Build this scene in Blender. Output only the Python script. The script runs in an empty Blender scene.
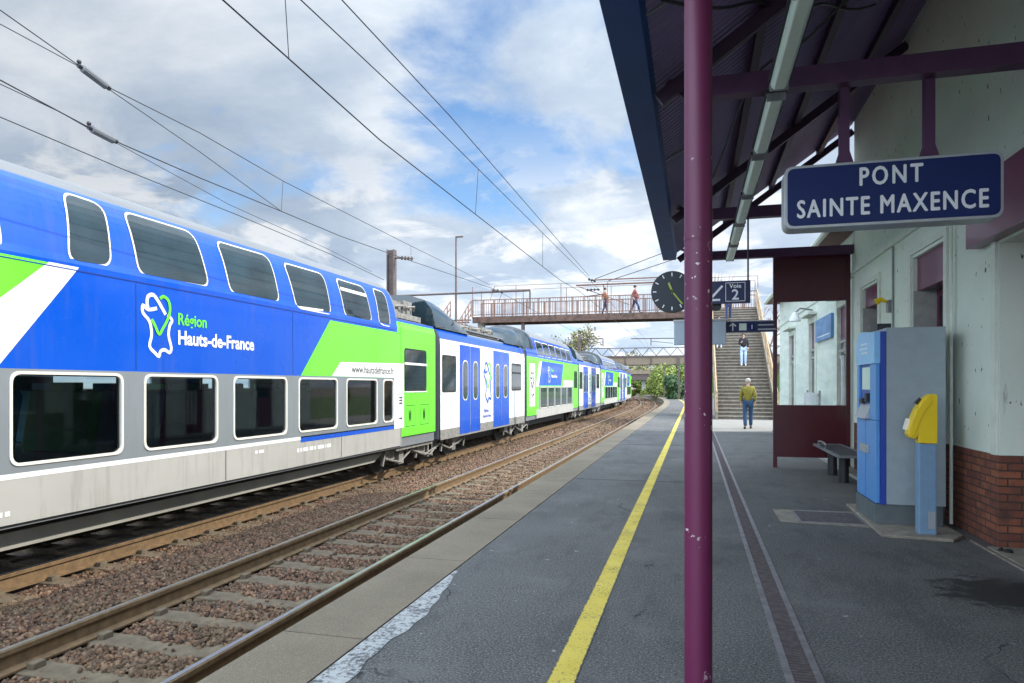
import bpy, bmesh, math, random
import numpy as np
from mathutils import Vector, Matrix
random.seed(7); rng = np.random.default_rng(7)
S = bpy.context.scene
COL = S.collection
R = math.radians
# ------------------------------------------------------------------ camera
F, HZ, EYE = 680.0, 386.0, 1.5
TH = math.atan(182 / 680); CT, ST = math.cos(TH), math.sin(TH)
cam = bpy.data.objects.new('camera', bpy.data.cameras.new('camera')); COL.objects.link(cam)
cam.location = (0, 0, EYE); cam.rotation_euler = (R(90), 0, TH)
cam.data.sensor_width = 36; cam.data.lens = 36 * F / 1024
cam.data.shift_y = (HZ - 341.5) / 1024
cam.data.clip_start = 0.05; cam.data.clip_end = 6000
S.camera = cam
# ------------------------------------------------------------------ sky, sun, exposure
SUN_EL, SUN_AZ = R(41), math.atan2(.966, .26)       # azimuth clockwise from +Y
W = bpy.data.worlds.new('World'); S.world = W; W.use_nodes = True
nt = W.node_tree; nt.nodes.clear()
def N(t, ty, **kw):
    n = t.nodes.new(ty)
    for k, v in kw.items(): setattr(n, k, v)
    return n
out = N(nt, 'ShaderNodeOutputWorld'); bg = N(nt, 'ShaderNodeBackground'); bg.inputs[1].default_value = 0.12
sky = N(nt, 'ShaderNodeTexSky', sky_type='NISHITA', sun_disc=False, sun_elevation=SUN_EL, sun_rotation=SUN_AZ)
sky.air_density = 1.0; sky.dust_density = 0.6; sky.ozone_density = 1.5
tc = N(nt, 'ShaderNodeTexCoord'); sep = N(nt, 'ShaderNodeSeparateXYZ'); nt.links.new(tc.outputs['Generated'], sep.inputs[0])
def wm(op, a, b=None):
    n = N(nt, 'ShaderNodeMath', operation=op)
    for i, v in enumerate((a, b)):
        if v is None: continue
        if isinstance(v, (int, float)): n.inputs[i].default_value = v
        else: nt.links.new(v, n.inputs[i])
    return n.outputs[0]
zz = wm('ADD', wm('MAXIMUM', sep.outputs[2], 0.0), 0.22)
cmb = N(nt, 'ShaderNodeCombineXYZ')
nt.links.new(wm('DIVIDE', sep.outputs[0], zz), cmb.inputs[0]); nt.links.new(wm('DIVIDE', sep.outputs[1], zz), cmb.inputs[1])
def wnoise(scale, detail, rough, off, dist=0.0):
    mp = N(nt, 'ShaderNodeMapping'); mp.inputs['Location'].default_value = off
    nt.links.new(cmb.outputs[0], mp.inputs[0])
    n = N(nt, 'ShaderNodeTexNoise'); n.inputs['Scale'].default_value = scale; n.inputs['Detail'].default_value = detail
    n.inputs['Roughness'].default_value = rough; n.inputs['Distortion'].default_value = dist
    nt.links.new(mp.outputs[0], n.inputs['Vector']); return n.outputs['Fac']
def wramp(fac, stops):
    r = N(nt, 'ShaderNodeValToRGB'); nt.links.new(fac, r.inputs[0])
    while len(r.color_ramp.elements) < len(stops): r.color_ramp.elements.new(.5)
    for e, (p, c) in zip(r.color_ramp.elements, stops): e.position = p; e.color = (*c, 1)
    return r.outputs[0]
bdir = Vector((-.16, .90, .36)).normalized()   # the clear patch of sky
dt = N(nt, 'ShaderNodeVectorMath', operation='DOT_PRODUCT'); nt.links.new(tc.outputs['Generated'], dt.inputs[0]); dt.inputs[1].default_value = bdir
mr = N(nt, 'ShaderNodeMapRange', interpolation_type='SMOOTHSTEP'); nt.links.new(dt.outputs['Value'], mr.inputs[0])
for i, v in enumerate((.95, .995, 0.0, .20)): mr.inputs[i + 1].default_value = v
cover = wramp(wm('SUBTRACT', wnoise(1.25, 9, .60, (3.1, 1.2, 0), .25), mr.outputs[0]), [(.26, (0.0,)*3), (.38, (1,)*3)])
shade = wramp(wnoise(1.7, 8, .6, (8.7, 4.4, 2), .3), [(.30, (2.5, 3.2, 4.2)), (.50, (3.6, 4.25, 5.1)), (.68, (5.5, 5.9, 6.35))])
cum = wramp(wnoise(2.6, 11, .60, (1.7, 6.3, 0), .35), [(.50, (0,)*3), (.585, (1,)*3)])
lowm = N(nt, 'ShaderNodeMapRange', interpolation_type='SMOOTHSTEP'); nt.links.new(sep.outputs[2], lowm.inputs[0])
for i, v in enumerate((.22, .40, .85, 0.0)): lowm.inputs[i + 1].default_value = v
cmx = N(nt, 'ShaderNodeMix', data_type='RGBA'); nt.links.new(wm('MULTIPLY', cum, lowm.outputs[0]), cmx.inputs[0]); nt.links.new(shade, cmx.inputs[6]); cmx.inputs[7].default_value = (5.9, 6.1, 6.35, 1); shade = cmx.outputs[2]
cover = wm('MAXIMUM', cover, wm('MULTIPLY', cum, lowm.outputs[0]))
zen = N(nt, 'ShaderNodeMapRange', interpolation_type='SMOOTHSTEP'); nt.links.new(sep.outputs[2], zen.inputs[0])   # overcast sky is brighter towards the zenith
for i, v in enumerate((.42, .9, 1.0, 2.4)): zen.inputs[i + 1].default_value = v
bdt = N(nt, 'ShaderNodeVectorMath', operation='DOT_PRODUCT'); nt.links.new(tc.outputs['Generated'], bdt.inputs[0]); bdt.inputs[1].default_value = (.259, -.966, 0)   # extra brightness added to the unseen sky behind the camera, lifts the shade
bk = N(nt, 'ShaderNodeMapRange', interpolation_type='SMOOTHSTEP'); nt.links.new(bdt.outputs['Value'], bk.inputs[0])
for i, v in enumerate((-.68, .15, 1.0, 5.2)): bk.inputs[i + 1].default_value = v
vsc = N(nt, 'ShaderNodeVectorMath', operation='SCALE'); nt.links.new(shade, vsc.inputs[0]); hzb = N(nt, 'ShaderNodeMapRange', interpolation_type='SMOOTHSTEP'); nt.links.new(sep.outputs[2], hzb.inputs[0])
for i, v in enumerate((.02, .26, 1.28, 1.0)): hzb.inputs[i + 1].default_value = v
sdt = N(nt, 'ShaderNodeVectorMath', operation='DOT_PRODUCT'); nt.links.new(tc.outputs['Generated'], sdt.inputs[0]); sdt.inputs[1].default_value = (.966, .26, 0)   # clouds away from the sun are greyer
sg_ = N(nt, 'ShaderNodeMapRange', interpolation_type='SMOOTHSTEP'); nt.links.new(sdt.outputs['Value'], sg_.inputs[0])
for i, v in enumerate((-.62, .12, .76, 1.04)): sg_.inputs[i + 1].default_value = v
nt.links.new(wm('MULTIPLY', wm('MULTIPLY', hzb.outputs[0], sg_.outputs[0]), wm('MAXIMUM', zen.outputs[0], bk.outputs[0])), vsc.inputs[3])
mx = N(nt, 'ShaderNodeMix', data_type='RGBA')
blue = N(nt, 'ShaderNodeMix', data_type='RGBA', blend_type='MULTIPLY'); blue.inputs[0].default_value = 1
nt.links.new(sky.outputs[0], blue.inputs[6]); blue.inputs[7].default_value = (.95, 1.15, 1.3, 1)
nt.links.new(cover, mx.inputs[0]); nt.links.new(blue.outputs[2], mx.inputs[6]); nt.links.new(vsc.outputs[0], mx.inputs[7])
nt.links.new(mx.outputs[2], bg.inputs[0]); nt.links.new(bg.outputs[0], out.inputs[0])
sl = bpy.data.lights.new('sun', 'SUN'); sl.energy = 3.5; sl.angle = R(0.5); sl.color = (1, .93, .82)
so = bpy.data.objects.new('sun', sl); COL.objects.link(so)
sdir = Vector((.966 * math.cos(SUN_EL), .26 * math.cos(SUN_EL), math.sin(SUN_EL))).normalized()
so.rotation_euler = sdir.to_track_quat('Z', 'Y').to_euler(); so.location = (20, 6, 30)
S.view_settings.view_transform = 'Standard'; S.view_settings.look = 'None'
S.view_settings.exposure = 0.50; S.view_settings.gamma = 1; S.view_settings.use_curve_mapping = False

# ------------------------------------------------------------------ photogrammetry: a photo point on a known plane -> world
def P(px, py, X=None, Y=None, Z=None, D=None):
    k = (px - 512) / F
    if X is not None: d = X / (k * CT - ST)
    elif Y is not None: d = Y / (k * ST + CT)
    elif Z is not None: d = (EYE - Z) * F / (py - HZ)
    else: d = D
    u = k * d
    return Vector((u * CT - d * ST, u * ST + d * CT, EYE - d * (py - HZ) / F))
YC, RC = 50.0, 385.0                                   # straight to Y=50, then a left-hand curve
def path(s, x=0.0):                                     # point at chainage s, x to the right of the reference line X=0 (plan); + heading
    cx = -RC
    if s <= YC: return x, s, 0.0
    a = (s - YC) / (RC - 5)
    return cx + (RC + x) * math.cos(a), YC + (RC + x) * math.sin(a), a

# ------------------------------------------------------------------ materials
def lin(c): return tuple((v / 255 / 12.92 if v / 255 <= .04045 else ((v / 255 + .055) / 1.055) ** 2.4) for v in c)
MATS = {}
def mat(name, col, rough=.6, metal=0.0, var=.12, scale=6.0, bump=0.0, bscale=40.0, spec=.5, col2=None, stretch=None, coat=0.0, emit=None, alpha=None):
    m = bpy.data.materials.new(name); m.use_nodes = True; t = m.node_tree; b = t.nodes['Principled BSDF']
    tcn = N(t, 'ShaderNodeTexCoord'); mp = N(t, 'ShaderNodeMapping')
    if stretch: mp.inputs['Scale'].default_value = stretch
    t.links.new(tcn.outputs['Object'], mp.inputs[0])
    n = N(t, 'ShaderNodeTexNoise'); n.inputs['Scale'].default_value = scale; n.inputs['Detail'].default_value = 7; n.inputs['Roughness'].default_value = .62
    t.links.new(mp.outputs[0], n.inputs['Vector'])
    r = N(t, 'ShaderNodeValToRGB'); t.links.new(n.outputs['Fac'], r.inputs[0])
    a = tuple(max(0, c * (1 - var)) for c in col); z = tuple(min(1, c * (1 + var)) for c in col)
    if col2: a, z = col, col2
    r.color_ramp.elements[0].position = .32; r.color_ramp.elements[1].position = .68
    r.color_ramp.elements[0].color = (*a, 1); r.color_ramp.elements[1].color = (*z, 1)
    t.links.new(r.outputs[0], b.inputs['Base Color'])
    b.inputs['Roughness'].default_value = rough; b.inputs['Metallic'].default_value = metal
    b.inputs['Specular IOR Level'].default_value = spec
    if coat: b.inputs['Coat Weight'].default_value = coat; b.inputs['Coat Roughness'].default_value = .08
    if emit: b.inputs['Emission Color'].default_value = (*emit, 1); b.inputs['Emission Strength'].default_value = 1
    if bump:
        n2 = N(t, 'ShaderNodeTexNoise'); n2.inputs['Scale'].default_value = bscale; n2.inputs['Detail'].default_value = 5
        t.links.new(mp.outputs[0], n2.inputs['Vector'])
        bp = N(t, 'ShaderNodeBump'); bp.inputs['Strength'].default_value = bump; bp.inputs['Distance'].default_value = .02
        t.links.new(n2.outputs['Fac'], bp.inputs['Height']); t.links.new(bp.outputs[0], b.inputs['Normal'])
    MATS[name] = m; return m
M = MATS
def nodes(m): return m.node_tree, m.node_tree.nodes['Principled BSDF']
def mixc(t, fac, a, b, blend='MIX'):
    n = N(t, 'ShaderNodeMix', data_type='RGBA', blend_type=blend)
    for i, v in ((0, fac), (6, a), (7, b)):
        if isinstance(v, (int, float)): n.inputs[i].default_value = v
        elif isinstance(v, tuple): n.inputs[i].default_value = (*v, 1)
        else: t.links.new(v, n.inputs[i])
    return n.outputs[2]
def nz(t, scale, detail=5, rough=.6, coord='Object', stretch=None):
    tcn = N(t, 'ShaderNodeTexCoord'); mp = N(t, 'ShaderNodeMapping')
    if stretch: mp.inputs['Scale'].default_value = stretch
    t.links.new(tcn.outputs[coord], mp.inputs[0])
    n = N(t, 'ShaderNodeTexNoise'); n.inputs['Scale'].default_value = scale; n.inputs['Detail'].default_value = detail; n.inputs['Roughness'].default_value = rough
    t.links.new(mp.outputs[0], n.inputs['Vector']); return n.outputs['Fac']
def rampf(t, fac, p0, p1, c0=0.0, c1=1.0):
    n = N(t, 'ShaderNodeMapRange'); n.inputs[1].default_value = p0; n.inputs[2].default_value = p1; n.inputs[3].default_value = c0; n.inputs[4].default_value = c1
    t.links.new(fac, n.inputs[0]); return n.outputs[0]
def mathn(t, op, a, b):
    n = N(t, 'ShaderNodeMath', operation=op)
    for i, v in enumerate((a, b)):
        if isinstance(v, (int, float)): n.inputs[i].default_value = v
        else: t.links.new(v, n.inputs[i])
    return n.outputs[0]

# asphalt: aggregate speckle, broad patches, worn pale flecks, damp patch by the doorway
m = mat('asphalt', (.075, .078, .085), .85, bump=.35, bscale=160, spec=.3)
t, b = nodes(m)
c = mixc(t, rampf(t, nz(t, .55, 6), .35, .65), (.068, .067, .065), (.104, .102, .099))
c = mixc(t, rampf(t, nz(t, 75, 3, .75), .48, .66), c, (.235, .235, .235))
c = mixc(t, rampf(t, nz(t, 60, 3, .75), .46, .34), c, (.028, .029, .031))
c = mixc(t, rampf(t, nz(t, 11, 2, .5), .735, .75), c, (.3, .3, .29))
c = mixc(t, mathn(t, 'MULTIPLY', rampf(t, nz(t, 2.4, 7, .7, stretch=(1, .35, 1)), .52, .6), .35), c, (.045, .047, .05))
vo = N(t, 'ShaderNodeTexVoronoi', feature='DISTANCE_TO_EDGE'); vo.inputs['Scale'].default_value = .42
tcv = N(t, 'ShaderNodeTexCoord'); ns = N(t, 'ShaderNodeTexNoise'); ns.inputs['Scale'].default_value = 2.5; ns.inputs['Detail'].default_value = 8
t.links.new(tcv.outputs['Object'], ns.inputs['Vector']); va = N(t, 'ShaderNodeVectorMath', operation='MULTIPLY_ADD'); t.links.new(ns.outputs['Color'], va.inputs[0]); va.inputs[1].default_value = (.5, .5, 0); t.links.new(tcv.outputs['Object'], va.inputs[2]); t.links.new(va.outputs[0], vo.inputs['Vector'])
c = mixc(t, mathn(t, 'MULTIPLY', rampf(t, vo.outputs['Distance'], .0035, .0015), rampf(t, nz(t, .8, 3), .55, .62)), c, (.028, .028, .03))
c = mixc(t, mathn(t, 'MULTIPLY', rampf(t, nz(t, 1.1, 8, .75), .54, .62), .45), c, (.145, .142, .138))
g = N(t, 'ShaderNodeNewGeometry'); vd = N(t, 'ShaderNodeVectorMath', operation='MULTIPLY_ADD')
t.links.new(g.outputs['Position'], vd.inputs[0]); vd.inputs[1].default_value = (2.0, 2.4, 0); vd.inputs[2].default_value = (-2.22 * 2.0, -5.65 * 2.4, 0)
ln = N(t, 'ShaderNodeVectorMath', operation='LENGTH'); t.links.new(vd.outputs[0], ln.inputs[0])
wet = rampf(t, mathn(t, 'ADD', ln.outputs['Value'], mathn(t, 'MULTIPLY', nz(t, 7, 10, .85), 4.2)), 3.2, 2.9)
c = mixc(t, mathn(t, 'MULTIPLY', wet, .85), c, (.012, .013, .012))
t.links.new(c, b.inputs['Base Color']); t.links.new(mathn(t, 'SUBTRACT', .85, mathn(t, 'MULTIPLY', wet, .35)), b.inputs['Roughness'])

m = mat('coping_concrete', (.26, .225, .18), .85, bump=.35, bscale=90)
t, b = nodes(m)
c = mixc(t, rampf(t, nz(t, 1.1, 6), .35, .65), (.125, .10, .07), (.19, .155, .11))
c = mixc(t, rampf(t, nz(t, 120, 3, .7), .5, .7), c, (.28, .235, .17))
c = mixc(t, rampf(t, nz(t, 7, 6, .7), .6, .75), c, (.13, .11, .085))
t.links.new(c, b.inputs['Base Color'])

m = mat('ballast_bed', (.11, .085, .07), .95, bump=1.0, bscale=28, var=.4, scale=18)
m = mat('ballast_stone', (.2, .15, .12), .9, bump=.4, bscale=60)
t, b = nodes(m)
at = N(t, 'ShaderNodeAttribute'); at.attribute_name = 'tint'
r = N(t, 'ShaderNodeValToRGB'); t.links.new(at.outputs['Fac'], r.inputs[0])
while len(r.color_ramp.elements) < 6: r.color_ramp.elements.new(.5)
for e, (p, cc) in zip(r.color_ramp.elements, [(0, (.030, .019, .014)), (.25, (.10, .050, .030)), (.45, (.18, .088, .050)), (.62, (.095, .064, .043)), (.82, (.27, .16, .095)), (1, (.13, .10, .078))]):
    e.position = p; e.color = (*cc, 1)
t.links.new(mixc(t, rampf(t, nz(t, 1.3, 4), .40, .75, 0, .6), r.outputs[0], (.11, .085, .045), 'MIX'), b.inputs['Base Color'])
for nn in t.nodes:
    if nn.type == 'MIX': pass
mat('sleeper_concrete', (.135, .105, .07), .9, var=.3, scale=9, bump=.3)
mat('rail_rust', (.165, .105, .052), .75, var=.3, scale=12, bump=.2)
mat('rail_dark', (.045, .04, .038), .6, var=.3, scale=12, bump=.2)
mat('rail_head', (.5, .5, .5), .38, 1.0, var=.1)
m = mat('yellow_paint', (.62, .50, .08), .8, bump=.4, bscale=160)
t, b = nodes(m)
c = mixc(t, rampf(t, nz(t, 3, 6), .3, .7), (.55, .42, .05), (.68, .55, .11))
c = mixc(t, rampf(t, mathn(t, 'ADD', nz(t, 60, 6, .75), mathn(t, 'MULTIPLY', nz(t, 3.5, 4, .6), .35)), .72, .80), c, (.16, .145, .07))
g = N(t, 'ShaderNodeNewGeometry'); sp = N(t, 'ShaderNodeSeparateXYZ'); t.links.new(g.outputs['Position'], sp.inputs[0])
ed = mathn(t, 'ADD', mathn(t, 'ABSOLUTE', mathn(t, 'ADD', sp.outputs[0], .65), 0), mathn(t, 'MULTIPLY', mathn(t, 'SUBTRACT', nz(t, 30, 9, .8), .5), .045))
ed = mathn(t, 'MULTIPLY', rampf(t, ed, .061, .068), mathn(t, 'LESS_THAN', sp.outputs[1], 48.0))
c = mixc(t, ed, c, (.075, .076, .078))
t.links.new(c, b.inputs['Base Color'])
m = mat('worn_white', (.45, .46, .46), .85, bump=.4, bscale=120)
t, b = nodes(m)
fac = mathn(t, 'ADD', nz(t, 34, 8, .75), mathn(t, 'MULTIPLY', nz(t, 6, 5, .6), .5))
t.links.new(mixc(t, rampf(t, fac, .72, .84), (.40, .41, .41), (.085, .087, .09)), b.inputs['Base Color'])
mat('purple_paint', (.135, .018, .065), .34, var=.10, scale=5, coat=.2)
m = mat('column_paint', (.165, .020, .080), .48, var=.08, scale=3, coat=.05)
t, b = nodes(m)
c = mixc(t, rampf(t, nz(t, 2.0, 6, .6, stretch=(1, 1, .3)), .3, .7), (.095, .007, .045), (.125, .012, .062))
c = mixc(t, mathn(t, 'MULTIPLY', rampf(t, nz(t, 30, 3, .5), .655, .665), rampf(t, nz(t, 2.6, 3, .5), .50, .60)), c, (.55, .48, .50))
t.links.new(c, b.inputs['Base Color'])
mat('beam_purple', (.075, .022, .075), .45, var=.15)
mat('beam_dark', (.035, .012, .04), .5, var=.15)
mat('roof_sheet', (.21, .15, .30), .42, var=.18, scale=2, stretch=(1, .2, 1))
mat('fascia_blue', (.003, .048, .20), .6, var=.15, scale=2)
mat('screen_red', (.062, .003, .010), .35, var=.1, coat=.2)
m = mat('plaster', (.56, .64, .57), .9, bump=.25, bscale=25)
t, b = nodes(m)
c = mixc(t, rampf(t, nz(t, .9, 6), .3, .7), (.62, .69, .60), (.74, .80, .71))
c = mixc(t, rampf(t, nz(t, 5, 5, .6, stretch=(1, 1, .22)), .70, .78), c, (.30, .32, .28))
c = mixc(t, rampf(t, nz(t, 14, 2, .5, stretch=(1, 1, .5)), .69, .72), c, (.10, .10, .09))
t.links.new(c, b.inputs['Base Color'])
mat('wing_plaster', (.68, .74, .67), .9, var=.05, scale=2, bump=.15)
mat('plaster_trim', (.66, .70, .62), .8, var=.08, scale=4, bump=.1)
mat('reveal_grey', (.38, .38, .36), .85, var=.2, scale=5, bump=.2)
m = mat('brick', (.2, .07, .04), .9, bump=.3, bscale=60)
t, b = nodes(m)
tcn = N(t, 'ShaderNodeTexCoord'); sp = N(t, 'ShaderNodeSeparateXYZ'); cb = N(t, 'ShaderNodeCombineXYZ')
t.links.new(tcn.outputs['Object'], sp.inputs[0])
t.links.new(mathn(t, 'ADD', sp.outputs[0], sp.outputs[1]), cb.inputs[0]); t.links.new(sp.outputs[2], cb.inputs[1])
bt = N(t, 'ShaderNodeTexBrick'); t.links.new(cb.outputs[0], bt.inputs['Vector'])
bt.inputs['Scale'].default_value = 1; bt.inputs['Brick Width'].default_value = .225; bt.inputs['Row Height'].default_value = .072; bt.inputs['Mortar Size'].default_value = .007
bt.inputs['Color1'].default_value = (.30, .10, .05, 1); bt.inputs['Color2'].default_value = (.15, .05, .035, 1); bt.inputs['Mortar'].default_value = (.045, .035, .03, 1)
c = mixc(t, rampf(t, nz(t, 5, 6, .7), .45, .7), bt.outputs[0], (.08, .04, .03))
t.links.new(c, b.inputs['Base Color'])
bp = N(t, 'ShaderNodeBump'); bp.inputs['Strength'].default_value = .8; bp.inputs['Distance'].default_value = .008; bp.invert = True
t.links.new(bt.outputs['Fac'], bp.inputs['Height']); t.links.new(bp.outputs[0], b.inputs['Normal'])
mat('dark_interior', (.012, .012, .014), .6)
mat('roof_tile', (.16, .09, .07), .85, var=.3, scale=12, bump=.3)
mat('sign_blue', (.005, .018, .105), .45, var=.06, scale=3, spec=.3)
mat('sign_navy', (.008, .014, .075), .4, var=.06)
mat('sign_frame', (.40, .42, .44), .4, .4, var=.08)
mat('white', (.78, .79, .80), .5, var=.03)
mat('white_ltr', (.74, .77, .80), .5, var=.03)
mat('light_diffuser', (.62, .72, .64), .35, var=.06)
mat('dark_metal', (.03, .03, .036), .5, .3, var=.2)
mat('grey_metal', (.25, .26, .27), .45, .6, var=.2)
mat('galv', (.33, .34, .35), .5, .5, var=.2, scale=14)
mat('clock_face', (.006, .014, .026), .5, var=.08)
mat('clock_hand', (.30, .40, .07), .5)
mat('machine_grey', (.28, .335, .375), .5, var=.06, scale=8)
mat('machine_blue', (.085, .27, .62), .4, var=.05)
mat('machine_dark_blue', (.012, .05, .33), .4, var=.05)
mat('machine_sky', (.22, .48, .78), .3, var=.08, scale=10)
mat('plinth_grey', (.10, .12, .13), .6, var=.15)
mat('validator_blue', (.16, .27, .40), .5, var=.08, scale=8)
mat('validator_yellow', (.80, .56, .008), .4, var=.04)
mat('pad_concrete', (.24, .215, .175), .9, var=.3, scale=8, bump=.4)
mat('grate_rust', (.105, .085, .09), .8, .2, var=.35, scale=20, bump=.3)
mat('grate_steel', (.22, .21, .22), .55, .5, var=.3, scale=10)
# train
mat('t_blue', (.001, .072, .47), .28, var=.04, scale=.7, coat=.45, spec=.3)
mat('t_navy', (.001, .03, .22), .5)
mat('t_green', (.14, .72, .03), .30, var=.03, scale=.7, coat=.3)
mat('t_white', (.74, .74, .72), .3, var=.03, scale=1.2, coat=.3)
mat('t_grey', (.185, .205, .215), .4, var=.05, scale=1.2, coat=.2)
mat('t_cream', (.35, .34, .31), .5, var=.07, scale=1.5, stretch=(1, .3, 1))
mat('t_roof', (.15, .16, .17), .7, var=.12, scale=2, stretch=(1, .15, 1))
mat('t_skirt', (.30, .295, .26), .7, var=.15, scale=2)
mat('t_under', (.018, .018, .018), .7, var=.2)
mat('t_dust', (.22, .21, .19), .75, .2, var=.4, scale=9)
mat('t_frame', (.72, .68, .58), .4, var=.05)
mat('t_rubber', (.015, .015, .016), .7)
m = mat('t_glass', (.012, .028, .036), .05, spec=.5, var=.5, scale=1.6, bump=.04, bscale=2.2)
nodes(m)[1].inputs['IOR'].default_value = 1.75
m = mat('glass_clear', (.9, .95, .93), .02)
nodes(m)[1].inputs['Transmission Weight'].default_value = 1.0; nodes(m)[1].inputs['IOR'].default_value = 1.02
mat('t_seat', (.04, .12, .15), .85); mat('seat_blue', (.06, .20, .09), .8); mat('interior_grey', (.34, .37, .39), .7)
m = mat('tinted_glass', (.02, .03, .035), .04); t, b = nodes(m)
tb = N(t, 'ShaderNodeBsdfTransparent'); tb.inputs[0].default_value = (.46, .60, .64, 1); gl_ = N(t, 'ShaderNodeBsdfGlossy'); gl_.inputs['Roughness'].default_value = .03
fz = N(t, 'ShaderNodeFresnel'); fz.inputs[0].default_value = 1.55; ms = N(t, 'ShaderNodeMixShader'); t.links.new(fz.outputs[0], ms.inputs[0]); t.links.new(tb.outputs[0], ms.inputs[1]); t.links.new(gl_.outputs[0], ms.inputs[2])
t.links.new(ms.outputs[0], [q for q in t.nodes if q.type == 'OUTPUT_MATERIAL'][0].inputs[0])
mat('lilac', (.50, .50, .60), .4, var=.05)
for nm, am in (('t_cream', .34), ('t_white', .10), ('t_blue', .12), ('t_green', .10), ('t_grey', .22)):   # rain streaks and road dust
    t, b = nodes(M[nm]); lk = b.inputs['Base Color'].links[0].from_socket
    st_ = nz(t, 3.2, 6, .7, stretch=(1, 2.2, .22)); t.links.new(mixc(t, rampf(t, st_, .50, .78, 0, am * 1.6), lk, (.14, .125, .10)), b.inputs['Base Color'])
    t.links.new(rampf(t, nz(t, 1.4, 5, .6), .3, .7, b.inputs['Roughness'].default_value * .75, b.inputs['Roughness'].default_value * 1.5), b.inputs['Roughness'])
# far things
mat('insulator_grey', (.12, .13, .14), .6)
mat('bench_grey', (.085, .085, .09), .55, .3)
mat('wire', (.035, .035, .04), .6, .5)
mat('rust_steel', (.17, .085, .055), .8, .1, var=.4, scale=7)
mat('mast_brown', (.10, .075, .07), .7, .2, var=.25)
mat('deck_rust', (.10, .06, .045), .85, var=.5, scale=3)
mat('concrete', (.32, .31, .28), .9, var=.18, scale=3, bump=.2)
mat('pale_concrete', (.21, .20, .18), .9, var=.12, scale=2, bump=.2)
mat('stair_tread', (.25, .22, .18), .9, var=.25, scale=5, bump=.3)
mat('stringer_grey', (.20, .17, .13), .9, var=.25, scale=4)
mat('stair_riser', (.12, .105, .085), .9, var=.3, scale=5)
mat('rail_wood', (.38, .27, .16), .8, var=.25, scale=8)
mat('girder', (.20, .155, .11), .85, var=.2, scale=4)
mat('bark', (.10, .075, .06), .9, var=.25, scale=8)
mat('twig', (.15, .115, .085), .9, var=.25)
mat('twig_red', (.22, .13, .10), .9, var=.25)
for nm, a, z in (('leaf_spring', (.13, .17, .03), (.22, .27, .05)), ('leaf_mid', (.07, .15, .025), (.13, .23, .035)), ('leaf_dark', (.022, .06, .018), (.05, .10, .03)), ('leaf_olive', (.13, .13, .045), (.2, .19, .07))):
    m = mat(nm, a, .75, col2=z, scale=2.5)
mat('grass', (.07, .11, .03), .95, var=.4, scale=3, bump=.5)
mat('ground_soil', (.14, .12, .09), .95, var=.35, scale=.4, bump=.3)
mat('skin', (.50, .30, .22), .6, var=.05)
mat('hair_grey', (.42, .38, .33), .8, var=.2, scale=60)
mat('hair_dark', (.02, .015, .012), .6, var=.3, scale=60)
mat('cloth_olive', (.20, .17, .02), .85, var=.2, scale=9)
mat('cloth_black', (.012, .012, .016), .85, var=.3)
mat('denim', (.022, .06, .13), .85, var=.25, scale=12)
mat('denim_pale', (.42, .54, .68), .85, var=.12, scale=12)
mat('cloth_blue', (.03, .10, .35), .85, var=.15)
mat('cloth_navy', (.02, .03, .09), .85, var=.15)
mat('cloth_orange', (.26, .10, .045), .85, var=.15)
mat('cloth_red', (.20, .055, .045), .85, var=.15)
mat('shoe', (.02, .02, .02), .6)
mat('shoe_white', (.7, .7, .7), .6)
mat('display_grey', (.36, .43, .50), .5, var=.05)
mat('wall_sign', (.10, .24, .48), .4, var=.25, scale=2.2)

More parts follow.
